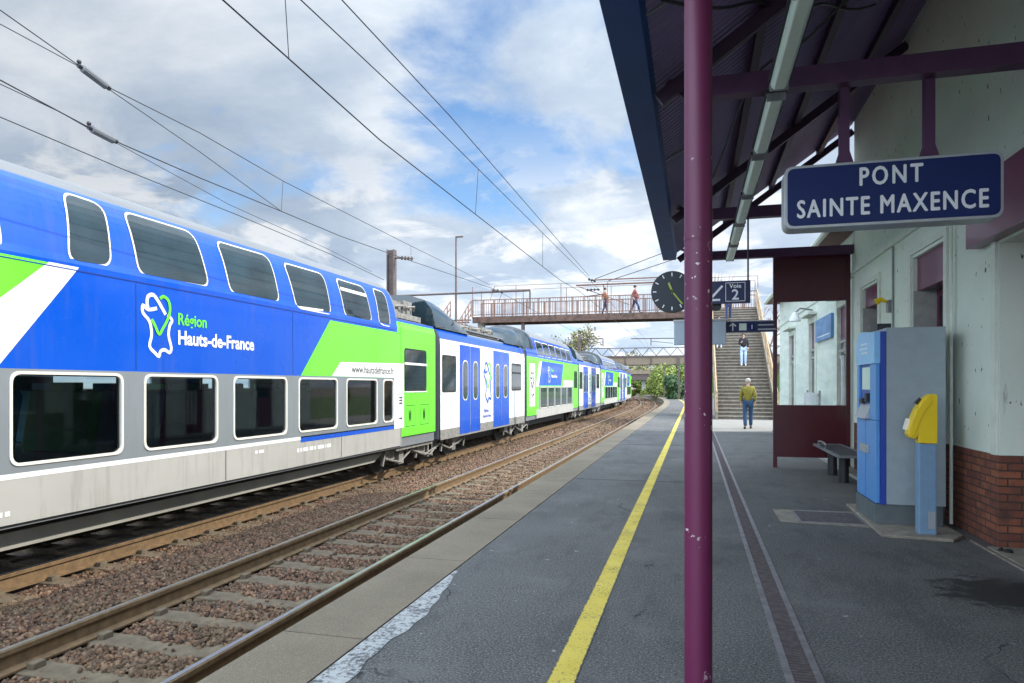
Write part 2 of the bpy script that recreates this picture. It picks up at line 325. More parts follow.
# ------------------------------------------------------------------ object helpers
ROOTM = {}
def tag(o, label=None, cat=None, group=None, kind=None):
    for k, v in (('label', label), ('category', cat), ('group', group), ('kind', kind)):
        if v: o[k] = v
    return o
def thing(name, label, cat, loc=(0, 0, 0), rz=0.0, group=None):
    o = bpy.data.objects.new(name, None); COL.objects.link(o); o.empty_display_size = .2
    o.location = loc; o.rotation_euler = (0, 0, rz)
    ROOTM[o.name] = Matrix.Translation(Vector(loc)) @ Matrix.Rotation(rz, 4, 'Z')
    return tag(o, label, cat, group)
class MB:
    def __init__(s): s.v = []; s.f = []; s.mi = []; s.m = 0
    def add(s, vs, fs):
        o = len(s.v); s.v += [tuple(p) for p in vs]; s.f += [tuple(i + o for i in f) for f in fs]; s.mi += [s.m] * len(fs); return s
    def box(s, x0, x1, y0, y1, z0, z1):
        vs = [(x, y, z) for z in (z0, z1) for y in (y0, y1) for x in (x0, x1)]
        return s.add(vs, [(0, 2, 3, 1), (4, 5, 7, 6), (0, 1, 5, 4), (2, 6, 7, 3), (0, 4, 6, 2), (1, 3, 7, 5)])
    def bar(s, a, b, w, h=None, up=(0, 0, 1)):
        a, b = Vector(a), Vector(b); h = h or w; d = (b - a).normalized(); u = Vector(up)
        if abs(d.dot(u)) > .98: u = Vector((0, 1, 0))
        sx = d.cross(u).normalized() * w / 2; sz = sx.cross(d).normalized() * h / 2
        vs = [p + i * sx + j * sz for p in (a, b) for i, j in ((-1, -1), (1, -1), (1, 1), (-1, 1))]
        return s.add(vs, [(3, 2, 1, 0), (4, 5, 6, 7), (0, 1, 5, 4), (1, 2, 6, 5), (2, 3, 7, 6), (3, 0, 4, 7)])
    def tube(s, pts, r, n=8, cap=True):
        pts = [Vector(p) for p in pts]; rings = []
        for i, p in enumerate(pts):
            d = (pts[min(i + 1, len(pts) - 1)] - pts[max(i - 1, 0)]).normalized()
            u = Vector((0, 0, 1)) if abs(d.z) < .95 else Vector((0, 1, 0))
            a = d.cross(u).normalized(); bb = a.cross(d); rr = r[i] if isinstance(r, (list, tuple)) else r
            rings.append([p + rr * (math.cos(q) * a + math.sin(q) * bb) for q in [2 * math.pi * k / n for k in range(n)]])
        vs = [v for rg in rings for v in rg]
        fs = [(i * n + k, i * n + (k + 1) % n, (i + 1) * n + (k + 1) % n, (i + 1) * n + k) for i in range(len(pts) - 1) for k in range(n)]
        if cap: fs += [tuple(range(n))[::-1], tuple((len(pts) - 1) * n + k for k in range(n))]
        return s.add(vs, fs)
    def prism(s, poly, ax, t0, t1):          # poly of 2-D points; ax = axis extruded ('x','y','z')
        def p3(a, b, t): return {'x': (t, a, b), 'y': (a, t, b), 'z': (a, b, t)}[ax]
        n = len(poly)
        vs = [p3(a, b, t0) for a, b in poly] + [p3(a, b, t1) for a, b in poly]
        return s.add(vs, [tuple(range(n))[::-1], tuple(range(n, 2 * n))] + [(i, (i + 1) % n, n + (i + 1) % n, n + i) for i in range(n)])
    def sweep(s, prof, frames, closed=True):  # prof (lateral, up) points; frames = (x, y, z, heading)
        n = len(prof); vs = []
        for x, y, z, a in frames:
            ca, sa = math.cos(a), math.sin(a)
            vs += [(x + q * ca, y + q * sa, z + w) for q, w in prof]
        fs = []; kk = n if closed else n - 1
        for i in range(len(frames) - 1):
            fs += [(i * n + k, i * n + (k + 1) % n, (i + 1) * n + (k + 1) % n, (i + 1) * n + k) for k in range(kk)]
        if closed: fs += [tuple(range(n))[::-1], tuple((len(frames) - 1) * n + k for k in range(n))]
        return s.add(vs, fs)
    def sphere(s, c, r, n=8, sc=(1, 1, 1)):
        vs, fs = [], []
        for i in range(n + 1):
            for k in range(2 * n):
                a, b = math.pi * i / n, math.pi * k / n
                vs.append((c[0] + r * sc[0] * math.sin(a) * math.cos(b), c[1] + r * sc[1] * math.sin(a) * math.sin(b), c[2] + r * sc[2] * math.cos(a)))
        for i in range(n):
            for k in range(2 * n): fs.append((i * 2 * n + k, (i + 1) * 2 * n + k, (i + 1) * 2 * n + (k + 1) % (2 * n), i * 2 * n + (k + 1) % (2 * n)))
        return s.add(vs, fs)
    def build(s, name, mats, parent=None, local=False, bevel=0, smooth=False, fix=True):
        me = bpy.data.meshes.new(name); vs = s.v
        root = parent
        while root is not None and root.parent is not None: root = root.parent
        if root is not None and not local:
            inv = ROOTM[root.name].inverted(); vs = [inv @ Vector(p) for p in vs]
        me.from_pydata(vs, [], s.f)
        for mm in (mats if isinstance(mats, (list, tuple)) else [mats]): me.materials.append(M[mm])
        me.polygons.foreach_set('material_index', s.mi)
        bm = bmesh.new(); bm.from_mesh(me)
        if fix: bmesh.ops.recalc_face_normals(bm, faces=bm.faces)
        if bevel: bmesh.ops.bevel(bm, geom=[e for e in bm.edges if len(e.link_faces) == 2 and e.calc_face_angle(0) > .5], offset=bevel, segments=2, affect='EDGES', profile=.6)
        bm.to_mesh(me); bm.free()
        if smooth:
            me.polygons.foreach_set('use_smooth', [True] * len(me.polygons))
            try: me.set_sharp_from_angle(angle=R(40))
            except Exception: pass
        o = bpy.data.objects.new(name, me); COL.objects.link(o)
        if parent is not None: o.parent = parent
        return o
def struct(mb, name, m, **k): return tag(mb.build(name, m, **k), kind='structure')
def copy_tree(o, parent=None):
    c = o.copy(); COL.objects.link(c); c.parent = parent
    for ch in list(o.children): copy_tree(ch, c)
    return c
def text_mb(txt, size, bold=0.0, ext=.0, sx=1.0, spacing=1.0):
    """flat letters as triangles: list of verts (x right, y up) and faces, centred on x, baseline y=0"""
    cu = bpy.data.curves.new('t', 'FONT'); cu.body = txt; cu.size = size; cu.align_x = 'CENTER'; cu.offset = bold; cu.space_character = spacing; cu.resolution_u = 3
    o = bpy.data.objects.new('t', cu); COL.objects.link(o)
    dg = bpy.context.evaluated_depsgraph_get(); dg.update()
    me = bpy.data.meshes.new_from_object(o.evaluated_get(dg))
    vs = [(v.co.x * sx, v.co.y) for v in me.vertices]; fs = [tuple(p.vertices) for p in me.polygons]
    bpy.data.objects.remove(o); bpy.data.curves.remove(cu); bpy.data.meshes.remove(me)
    return vs, fs
def put_text(mb, txt, size, origin, right, up, **k):
    bold = k.pop('bold', 0); vs, fs = text_mb(txt, size, **k); o, r_, u_ = Vector(origin), Vector(right), Vector(up); n_ = r_.cross(u_)
    for q, (e, g) in enumerate(((0, 0), (1, 0), (-1, 0), (0, 1), (0, -1))[:5 if bold else 1]): mb.add([o + (a + e * bold) * r_ + (c2 + g * bold) * u_ + n_ * q * .0006 for a, c2 in vs], fs)
    return mb
def ribbon(mb, pts, w, to3, closed=False):
    pts = [Vector((*p, 0)) for p in pts]; n = len(pts); L, Rr = [], []
    for i in range(n):
        a = pts[(i - 1) % n] if closed or i > 0 else pts[i]; b2 = pts[(i + 1) % n] if closed or i < n - 1 else pts[i]
        d = (b2 - a).normalized(); nn = Vector((-d.y, d.x, 0)) * w / 2
        L.append(to3(*(pts[i] + nn).xy)); Rr.append(to3(*(pts[i] - nn).xy))
    fs = [(i, (i + 1) % n, n + (i + 1) % n, n + i) for i in range(n if closed else n - 1)]
    return mb.add(L + Rr, fs)
def smooth_pts(pts, k=4, closed=False):
    out_ = []; n = len(pts)
    rngi = range(n if closed else n - 1)
    for i in rngi:
        p0, p1, p2, p3 = (pts[(i + j) % n] if closed else pts[min(max(i + j, 0), n - 1)] for j in (-1, 0, 1, 2))
        for q in range(k):
            u = q / k
            out_.append(tuple(.5 * (2 * b_ + (c_ - a_) * u + (2 * a_ - 5 * b_ + 4 * c_ - d_) * u * u + (3 * b_ - a_ - 3 * c_ + d_) * u ** 3) for a_, b_, c_, d_ in zip(p0, p1, p2, p3)))
    if not closed: out_.append(tuple(pts[-1]))
    return out_

# ------------------------------------------------------------------ setting: ground, platform, track bed
RT = -.38                                              # rail top
def frames(s0, s1, step, x, z):
    out_ = []; s = s0
    while s < s1 + 1e-6:
        px, py, a = path(s, x); out_.append((px, py, z, a)); s += step if s < 46 or True else step
    return out_
struct(MB().add([(-900, -300, -1.35), (900, -300, -1.35), (900, 2500, -1.35), (-900, 2500, -1.35)], [(0, 1, 2, 3)]), 'ground', 'ground_soil')
mb = MB(); mb.sweep([(-11.6, -1.3), (-9.6, -.66), (-6.5, -.60), (-5.5, -.59), (-4.8, -.61), (-4.0, -.615), (-2.4, -.62), (-2.35, -1.3)], frames(-14, 170, 2, 0, 0)); struct(mb, 'ballast_bed', 'ballast_bed')
# platform slab; asphalt top at 0, coping strip 4 mm proud with its own slabs
mb = MB(); mb.sweep([(-1.88, -1.3), (-1.88, 0), (4.5, 0), (4.5, -1.3)], frames(-14, 130, 2, 0, 0)); struct(mb, 'platform', 'asphalt')
mb = MB(); s = -13.0
while s < 126:
    L = 1.85; x0, y0, a0 = path(s, 0)
    mb.sweep([(-2.42, -.3), (-2.42, .006), (-1.885, .006), (-1.885, -.3)], [(*path(s + e, 0)[:2], 0, path(s + e, 0)[2]) for e in (0.006, L - .006)]); s += L
struct(mb, 'platform_coping', 'coping_concrete', bevel=0)
mb = MB(); mb.sweep([(-2.36, -1.3), (-2.36, -.3), (-1.88, -.3), (-1.88, -1.3)], frames(-14, 130, 2, 0, 0)); struct(mb, 'platform_edge_wall', 'concrete')
mb = MB(); mb.sweep([(-.72, 0), (-.58, 0)], frames(-14, 125, 1, 0, .004), closed=False); struct(mb, 'yellow_line', 'yellow_paint')
mb = MB(); n = 60; a = []; c = []                       # worn white paint along the coping joint
for i in range(n):
    y = 1.9 + i * 3.3 / (n - 1); w = (.165 if y < 4.4 else .165 * max(.2, (5.3 - y) / .9)) * (1 + .10 * math.sin(i * .37) + .06 * math.sin(i * 1.1 + 1)); a.append((-1.874, y, .004)); c.append((-1.874 + w, y, .004))
mb.add(a + c, [(i, n + i, n + i + 1, i + 1) for i in range(n - 1)]); struct(mb, 'worn_white_paint', 'worn_white', fix=False)
for m_ in (bpy.data.objects['worn_white_paint'], bpy.data.objects['yellow_line']):
    for p in m_.data.polygons:
        if p.normal.z < 0: p.flip()

# ballast stones (uncountable): irregular lumps
def stones(n, xr, yr, rr, zf, keep=None):
    iv = np.array([(-1, -1, -.8), (1, -1, -.8), (1, 1, -.8), (-1, 1, -.8), (-.8, -.8, .8), (.8, -.8, .8), (.8, .8, .8), (-.8, .8, .8)]) * .72
    fi = np.array([(0, 1, 5), (0, 5, 4), (1, 2, 6), (1, 6, 5), (2, 3, 7), (2, 7, 6), (3, 0, 4), (3, 4, 7), (4, 5, 6), (4, 6, 7), (0, 2, 1), (0, 3, 2)])
    x = rng.uniform(*xr, n); y = rng.uniform(*yr, n)
    if keep is not None: k = keep(x, y); x, y = x[k], y[k]
    n = len(x); r_ = rng.uniform(*rr, n)
    tl = rng.uniform(-.9, .9, (2, n, 1)); v = iv[None] * (1 + rng.uniform(-.45, .35, (n, 8, 3))) * (r_[:, None, None] * rng.uniform(.65, 1.15, (n, 1, 3)))
    vy_ = v[:, :, 1] * np.cos(tl[0]) - v[:, :, 2] * np.sin(tl[0]); vz_ = v[:, :, 1] * np.sin(tl[0]) + v[:, :, 2] * np.cos(tl[0]); v = np.stack([v[:, :, 0] * np.cos(tl[1]) + vz_ * np.sin(tl[1]), vy_, vz_ * np.cos(tl[1]) - v[:, :, 0] * np.sin(tl[1])], -1)
    an = rng.uniform(0, 6.28, n); ca, sa = np.cos(an), np.sin(an)
    vx = v[:, :, 0] * ca[:, None] - v[:, :, 1] * sa[:, None]; vy = v[:, :, 0] * sa[:, None] + v[:, :, 1] * ca[:, None]
    z = zf(x) + rng.uniform(-.012, .022, n)
    al = np.where(y > YC, (y - YC) / RC, 0); px = np.where(y > YC, -RC + (RC + x) * np.cos(al), x); py = np.where(y > YC, YC + (RC + x) * np.sin(al), y)
    V = np.stack([px[:, None] + vx, py[:, None] + vy, z[:, None] + v[:, :, 2]], -1).reshape(-1, 3)
    Fc = (fi[None] + 8 * np.arange(n)[:, None, None]).reshape(-1, 3)
    T = np.repeat(rng.uniform(0, 1, n), 8)
    return V, Fc, T
def zf(x): return np.interp(x, [-6.6, -6.0, -5.5, -5.0, -4.7, -4.0, -3.2, -2.4], [-.60, -.57, -.545, -.56, -.588, -.592, -.588, -.588])
def notsleeper(x, y):                                   # keep most stones off the sleeper tops and out of the rails
    on = (np.abs((y % .6) - .3) < .105) & (x > -5.2) & (x < -2.7)
    return (~on | (rng.uniform(0, 1, len(x)) < .045)) & (np.abs(x + 3.25) > .075) & (np.abs(x + 4.75) > .075)
parts = [stones(95000, (-6.55, -2.45), (1.5, 13), (.017, .034), zf, notsleeper),
         stones(46000, (-6.55, -2.45), (13, 27), (.024, .042), zf, notsleeper),
         stones(16000, (-6.6, -2.45), (27, 60), (.05, .075), zf, notsleeper),
         stones(6000, (-6.6, -2.45), (60, 130), (.07, .11), zf, notsleeper)]
off_ = 0; Vs, Fs, Ts = [], [], []
for v, f, t_ in parts: Vs.append(v); Fs.append(f + off_); Ts.append(t_); off_ += len(v)
V, Fc, T = np.concatenate(Vs), np.concatenate(Fs), np.concatenate(Ts)
me = bpy.data.meshes.new('ballast_stones'); me.vertices.add(len(V)); me.vertices.foreach_set('co', V.ravel().astype('f'))
me.loops.add(Fc.size); me.loops.foreach_set('vertex_index', Fc.ravel().astype('i'))
me.polygons.add(len(Fc)); me.polygons.foreach_set('loop_start', np.arange(0, Fc.size, 3, dtype='i'))
at_ = me.attributes.new('tint', 'FLOAT', 'POINT'); at_.data.foreach_set('value', T.astype('f'))
me.update(calc_edges=True); me.materials.append(M['ballast_stone'])
o = bpy.data.objects.new('ballast_stones', me); COL.objects.link(o)
tag(o, 'reddish brown crushed stone lying between and around the rails', 'gravel', kind='stuff')

# ------------------------------------------------------------------ tracks
RP = [(-.07, -.17), (.07, -.17), (.07, -.155), (.012, -.14), (.010, -.045), (.035, -.038), (.035, -.006), (.03, -.001), (-.03, -.001), (-.035, -.006), (-.035, -.038), (-.010, -.045), (-.012, -.14), (-.07, -.155)]
def track(label, xc, sl_range, webs, sl_ends):
    r_ = thing('railway_track', label, 'track', (xc, 0, RT))
    for q, wm_ in zip((-.755, .755), webs):
        mb = MB(); mb.sweep(RP, frames(-14, 150, 2, xc + q, RT)); rl = mb.build('rail', wm_, r_)
        mb = MB(); mb.sweep([(-.020, 0), (.020, 0), (.020, .002), (-.020, .002)], frames(-14, 150, 2, xc + q, RT + .0005)); mb.build('running_surface', 'rail_head', rl)
    sm = MB(); pr = [(-1.25, -.175), (-.35, -.175), (-.3, -.2), (.3, -.2), (.35, -.175), (1.25, -.175), (1.25, -.34), (-1.25, -.34)]
    sm.prism(pr, 'y', -.12, .12)
    for q in (-.755, .755):
        for e in (-.115, .115): sm.box(q + e - .035, q + e + .035, -.05, .05, -.178, -.128)
    first = None
    for i in range(sl_range[0], sl_range[1]):
        px, py, a = path(.3 + .6 * i, xc)
        if first is None: o_ = first = sm.build('sleeper', 'sleeper_concrete', r_, local=True, bevel=.008)
        else:
            o_ = first.copy(); COL.objects.link(o_); o_.parent = r_
        o_.location = (px - xc, py, 0); o_.rotation_euler = (0, 0, a)
    return r_
track('empty railway track beside the platform edge, its dark left rail near the reddish ballast', -4.0, (2, 100), ('rail_rust', 'rail_rust'), 1)
track('railway track under the blue and green train, with a tan rusty rail along it', -7.42, (2, 70), ('rail_rust', 'rail_rust'), 1)

# ------------------------------------------------------------------ train
TX = -6.0
PROF = [(.30, 0.0), (2.85, 0.0), (3.10, -.02), (3.35, -.065), (3.60, -.13), (3.80, -.215), (3.95, -.34), (4.08, -.54), (4.18, -.80), (4.26, -1.10), (4.30, -1.40)]
PROF = smooth_pts(PROF, 3)
def poff(z, prof=PROF):
    if z <= prof[0][0]: return prof[0][1]
    for a_, b_ in zip(prof, prof[1:]):
        if a_[0] <= z <= b_[0]: return a_[1] + (b_[1] - a_[1]) * (z - a_[0]) / (b_[0] - a_[0])
    return prof[-1][1]
def TS(px, py):                                        # photo point on the side of the first carriage -> (chainage, height over rail)
    X = TX
    for _ in range(25): v = P(px, py, X=X); X = TX + poff(v.z - RT)
    return v.y, v.z - RT
def clipz(poly, z, above):
    out_ = []
    for i, p in enumerate(poly):
        q = poly[(i + 1) % len(poly)]; ip = (p[1] >= z) == above or p[1] == z; iq = (q[1] >= z) == above or q[1] == z
        if ip: out_.append(p)
        if ip != iq and abs(q[1] - p[1]) > 1e-9:
            u = (z - p[1]) / (q[1] - p[1]); out_.append((p[0] + u * (q[0] - p[0]), z))
    return out_
def conform(mb, poly, eps, prof=PROF):                 # convex poly in (y, z) laid on the car side
    zs = sorted({z for z, _ in prof}); lo = min(p[1] for p in poly); hi = max(p[1] for p in poly)
    cuts = [lo] + [z for z in zs if lo < z < hi] + [hi]
    for a_, b_ in zip(cuts, cuts[1:]):
        pl = clipz(clipz(poly, a_, True), b_, False); pl = [p for i, p in enumerate(pl) if i == 0 or (abs(p[0] - pl[i - 1][0]) + abs(p[1] - pl[i - 1][1])) > 1e-5]
        if len(pl) < 3: continue
        ar = sum(pl[i][0] * pl[(i + 1) % len(pl)][1] - pl[(i + 1) % len(pl)][0] * pl[i][1] for i in range(len(pl)))
        if ar < 0: pl = pl[::-1]
        if abs(ar) < 1e-6: continue
        dz = .02; sl_ = (poff(b_ - 1e-4, prof) - poff(a_ + 1e-4, prof)) / max(1e-4, b_ - a_); nx, nzv = 1 / math.hypot(1, sl_), -sl_ / math.hypot(1, sl_)
        mb.add([(poff(z, prof) + eps * nx, y, z + eps * nzv) for y, z in pl], [tuple(range(len(pl)))])
    return mb
def rquad(c4, r_):                                     # rounded quad, corners in order
    out_ = []
    for i in range(4):
        p0, p1, p2 = Vector(c4[i - 1]), Vector(c4[i]), Vector(c4[(i + 1) % 4])
        a_ = p1 + (p0 - p1).normalized() * r_; b_ = p1 + (p2 - p1).normalized() * r_
        for k in range(6):
            u = k / 5; out_.append(tuple((1 - u) ** 2 * a_ + 2 * u * (1 - u) * p1 + u * u * b_))
    return out_
def rect(y0, y1, z0, z1): return [(y0, z0), (y1, z0), (y1, z1), (y0, z1)]
def grow(c4, g):
    c_ = sum((Vector(p) for p in c4), Vector((0, 0))) / len(c4); res = []
    n = len(c4)
    for i in range(n):
        p0, p1, p2 = Vector(c4[i - 1]), Vector(c4[i]), Vector(c4[(i + 1) % n])
        d = ((p1 - p0).normalized() + (p1 - p2).normalized()); res.append(tuple(p1 + d * g * .95))
    return res
def window(parent, c4, r_=.10, fr=.045, frm='t_frame', bar=None, prof=PROF, e0=.010):
    mb = MB(); mb.m = 0; conform(mb, rquad(grow(c4, fr), r_ + fr * .6), e0, prof); mb.m = 1; conform(mb, rquad(c4, r_), e0 + .004, prof)
    if bar:
        mb.m = 0; ys0, ys1 = c4[0][0], c4[1][0]; conform(mb, rect(ys0 + .02, ys1 - .02, bar, bar + .06), e0 + .008, prof)
    return mb.build('window', [frm, 't_glass'], parent, local=True, fix=False)
def panel(parent, name, m_, polys, eps, prof=PROF):
    for p in polys: conform(MB_ := MB(), p, eps, prof); o_ = MB_.build(name, m_, parent, local=True, fix=False)
    return o_
def cbody(parent, y0, y1, prof, m_, zb=.58, name='body_shell'):
    pts = [(-.03, zb)] + [(x, z) for z, x in prof if z > zb + .15]
    full = pts + [(-2.8 - x, z) for x, z in reversed(pts)]
    mb = MB(); mb.prism([(x, z) for x, z in full], 'y', y0, y1); return mb.build(name, m_, parent, local=True)
def logo(parent, y, z, h, green='t_green', ink='t_white', eps=.010):
    """heart over a hexagon-like outline of the country"""
    T3 = lambda a_, b_: (poff(z + b_ * h) + eps, y + a_ * h, z + b_ * h)
    mb = MB(); mb.m = 0
    body = [(-.02, .70), (-.20, .66), (-.30, .72), (-.30, .60), (-.17, .48), (-.13, .28), (-.17, .10), (-.06, .0), (.02, -.05), (.05, .03), (.14, .06), (.24, .02), (.28, .10), (.22, .30), (.25, .46), (.30, .54), (.20, .62)]
    ribbon(mb, smooth_pts(body, 3), .055, T3)
    ribbon(mb, smooth_pts([(.16, .62), (.0, .82), (-.10, .90), (-.20, .86), (-.22, .76), (-.20, .69)], 4), .06, T3)
    mb.m = 1
    ribbon(mb, smooth_pts([(-.13, .52), (-.06, .42), (.02, .30), (.10, .40), (.20, .55), (.25, .70), (.22, .84), (.12, .90), (.04, .86)], 4), .05, lambda a_, b_: (poff(z + b_ * h) + eps + .003, y + a_ * h, z + b_ * h))
    return mb.build('region_logo', [ink, green], parent, local=True, fix=False)
def side_text(parent, txt, size, y, z, m_, name='lettering', align=0.0, eps=.010, **k):
    vs, fs = text_mb(txt, size, **k); x0 = min(v[0] for v in vs)
    mb = MB(); mb.add([(poff(z + b_) + eps, y + (a_ - x0), z + b_) for a_, b_ in vs], fs)
    return mb.build(name, m_, parent, local=True, fix=False)
def bogie(parent, yc):
    mb = MB()
    for e in (-1.25, 1.25):
        mb = MB()
        for x in (-.62, -2.13):
            mb.tube([(x - .065, yc + e, .44), (x + .065, yc + e, .44)], .44, 24)
            mb.tube([(x + .065, yc + e, .44), (x + .20, yc + e, .44)], .13, 12)
        mb.tube([(-2.2, yc + e, .44), (-.5, yc + e, .44)], .09, 8); mb.build('wheelset', 't_under', parent, local=True)
    mb = MB(); mb.box(-.45, -.30, yc - 1.75, yc + 1.75, .52, .66); mb.box(-2.5, -.3, yc - .35, yc + .35, .5, .75)
    for e in (-1.25, 1.25):
        mb.box(-.44, -.26, yc + e - .2, yc + e + .2, .30, .58)
        for q in (-.3, .3): mb.tube([(-.36, yc + e + q, .48), (-.36, yc + e + q, .80)], .085, 10)
    for e in (-.42, 0, .42): mb.tube([(-.25, yc + e, .40), (-.25, yc + e * .8, .86)], .035, 8)
    for e in (-1.7, -.8, .75, 1.65): mb.bar((-.24, yc + e, .22), (-.22, yc + e + .15, .62), .05)
    mb.tube([(-.22, yc - 1.6, .36), (-.2, yc - .9, .22), (-.2, yc - .3, .44), (-.2, yc + .5, .25), (-.2, yc + 1.5, .42)], .025, 6)
    mb.box(-.3, -.2, yc - .95, yc - .7, .18, .5); mb.box(-.3, -.2, yc + .7, yc + .95, .18, .5)
    mb.build('bogie_frame', 't_dust', parent, local=True)
def underframe(parent, y0, y1):
    MB().box(-2.2, -.60, y0, y1, .25, .62).build('underframe', 't_under', parent, local=True)
def roofgear(parent, y0, y1, z, n, h=.35):
    mb = MB(); L = (y1 - y0) / n
    mb.box(-2.45, -.35, y0, y1, z - .06, z + .06)
    for i in range(n):
        a_ = y0 + i * L + .08; hh = h * (.7 + .3 * ((i * 7) % 3) / 2); mb.box(-2.1, -.55, a_, a_ + L - .16, z, z + hh)
        mb.tube([(-.5, a_, z + hh * .6), (-.42, a_ + L * .5, z + hh * .7), (-.5, a_ + L - .2, z + hh * .5)], .03, 6)
        mb.box(-.56, -.50, a_ + .1, a_ + L * .4, z + .06, z + hh * .7)
    return mb.build('roof_equipment', 't_dust', parent, local=True)
def fairing(parent, y0, y1, z0, z1, rev=False):        # curved hump where the high roof drops to the low one
    mb = MB(); n = 9; vs = []
    for i in range(n + 1):
        u = i / n; y = y0 + (y1 - y0) * u; k = math.cos((u if not rev else 1 - u) * math.pi / 2) ** .8; zt = z0 + (z1 - z0) * k
        ring = []
        for x, zz_ in ((-.12, z0 - .1), (-.22, z0 + (zt - z0) * .45), (-.42, z0 + (zt - z0) * .8), (-.8, z0 + (zt - z0) * .96), (-1.4, zt), (-2.0, z0 + (zt - z0) * .96), (-2.38, z0 + (zt - z0) * .8), (-2.58, z0 + (zt - z0) * .45), (-2.68, z0 - .1)): ring.append((x, y, zz_))
        vs += ring
    fs = [(i * 9 + k, (i + 1) * 9 + k, (i + 1) * 9 + k + 1, i * 9 + k + 1) for i in range(n) for k in range(8)]
    fs += [tuple(range(9)), tuple(n * 9 + k for k in range(9))[::-1]]
    mb.add(vs, fs); return mb.build('roof_fairing', 't_glass', parent, local=True, smooth=True)

train = thing('passenger_train', 'long blue, green and white double-deck regional train standing on the far track', 'train', (TX, 0, RT))
LOW = [(.30, 0.0), (2.85, 0.0), (3.05, -.015), (3.22, -.08), (3.34, -.22), (3.42, -.5), (3.46, -.9), (3.48, -1.4)]
# --- first carriage (double deck)
Y1 = 15.28
def open_window(parent, y0, y1, z0, z1, r_=.09, fr=.028):
    out4, in4 = rquad(grow(rect(y0, y1, z0, z1), fr), r_ + fr * .6), rquad(rect(y0, y1, z0, z1), r_); n_ = len(in4)
    mb = MB(); mb.add([(.016, y, z) for y, z in out4] + [(.016, y, z) for y, z in in4] + [(-.03, y, z) for y, z in in4] + [(.003, y, z) for y, z in out4], [(i, (i + 1) % n_, n_ + (i + 1) % n_, n_ + i) for i in range(n_)] + [(n_ + i, n_ + (i + 1) % n_, 2 * n_ + (i + 1) % n_, 2 * n_ + i) for i in range(n_)] + [(3 * n_ + i, 3 * n_ + (i + 1) % n_, (i + 1) % n_, i) for i in range(n_)])
    w_ = mb.build('window', 't_frame', parent, local=True); mb = MB(); mb.add([(-.012, y, z) for y, z in in4], [tuple(range(n_))]); mb.build('window_pane', 'tinted_glass', parent, local=True, fix=False); return w_
LW = ((1.4, 2.6), (2.95, 4.40), (4.80, 6.02), (6.36, 7.54), (7.90, 9.10), (9.46, 10.62), (10.98, 12.16), (12.47, 12.90))
mb = MB(); up_ = [(-.03, 2.02)] + [(x, z) for z, x in PROF if z > 2.2]; mb.prism(up_ + [(-2.8 - x, z) for x, z in reversed(up_)], 'y', -1.0, 13.25); c1 = mb.build('carriage', 't_roof', train, local=True)
MB().box(-2.77, -.03, -1, 13.25, .58, 1.15).build('body_shell', 't_roof', c1, local=True); c1['label'] = 'nearest double-deck carriage in royal blue with a green end'
cbody(c1, 13.25, Y1, LOW, 't_roof')
yb = [-1.0] + [v for q in LW for v in q] + [13.25]
for a_, b_ in zip(yb[::2], yb[1::2]): MB().box(-.05, -.004, a_ - .012, b_ + .012, 1.152, 2.018).build('window_pillar', 't_roof', c1, local=True)
for a_, b_ in zip([-1.0, 2.6, 6.4, 9.4, 12.0], [1.0, 4.4, 7.6, 10.6, 13.25]): MB().box(-2.78, -2.74, a_, b_, 1.152, 2.018).build('far_wall', 'interior_grey', c1, local=True)
MB().box(-2.7, -.06, 13.1, 13.2, 1.152, 2.018).build('bulkhead', 'interior_grey', c1, local=True)
for k in range(14):
    ys_ = .35 + k * .92
    for xs_ in (-.75, -2.1):
        mb = MB(); mb.prism([(ys_, 1.16), (ys_ + .10, 1.16), (ys_ + .20, 1.78), (ys_ + .17, 1.84), (ys_ + .10, 1.82), (ys_ + .02, 1.3)], 'x', xs_ - .46, xs_ + .46); mb.box(xs_ - .2, xs_ + .2, ys_ + .12, ys_ + .2, 1.80, 1.92); mb.build('seat', 't_seat' if k % 3 else 'seat_blue', c1, local=True, bevel=.015)
for ys_ in (1.8, 5.2, 8.6, 11.6): mb = MB(); mb.tube([(-1.1, ys_, 1.16), (-1.1, ys_, 2.0)], .018, 8); mb.build('grab_pole', 'validator_yellow', c1, local=True)
panel(c1, 'blue_livery', 't_blue', [rect(-1, 13.18, 2.04, 3.92), rect(13.18, Y1, 3.02, 3.30)], .004)
panel(c1, 'window_band', 't_grey', [rect(-1, 13.3, 1.08, 1.17), rect(-1, 13.3, 1.99, 2.04)] + [rect(a_, b_, 1.17, 1.99) for a_, b_ in zip(yb[::2], yb[1::2])], .004)
panel(c1, 'lower_band', 't_cream', [rect(-1, 13.35, .62, 1.03)], .004)
panel(c1, 'white_line', 't_white', [rect(-1, 9.5, 1.03, 1.08)], .006)
panel(c1, 'blue_line', 't_blue', [rect(9.5, 13.3, .99, 1.06)], .007)
panel(c1, 'green_flash', 't_green', [[(1.5, 2.05), (3.95, 2.05), (5.17, 3.07), (1.5, 3.07)], [(9.5, 2.045), (13.3, 2.045), (13.3, 3.0), (10.40, 3.0)], rect(13.3, Y1, .80, 3.24), [(13.10, 2.99), (13.31, 2.99), (13.31, 3.24), (13.16, 3.24)]], .007)
panel(c1, 'white_flash', 't_white', [[(3.95, 2.045), (4.66, 2.045), (5.50, 3.075), (5.17, 3.075)], [(10.45, 2.05), (13.45, 2.05), (13.45, 2.36), (10.75, 2.30)], rect(12.96, 13.45, .99, 2.06)], .0085)
for q in ((58.5, 100, 190, 206, 268, 262.5), ):
    pass
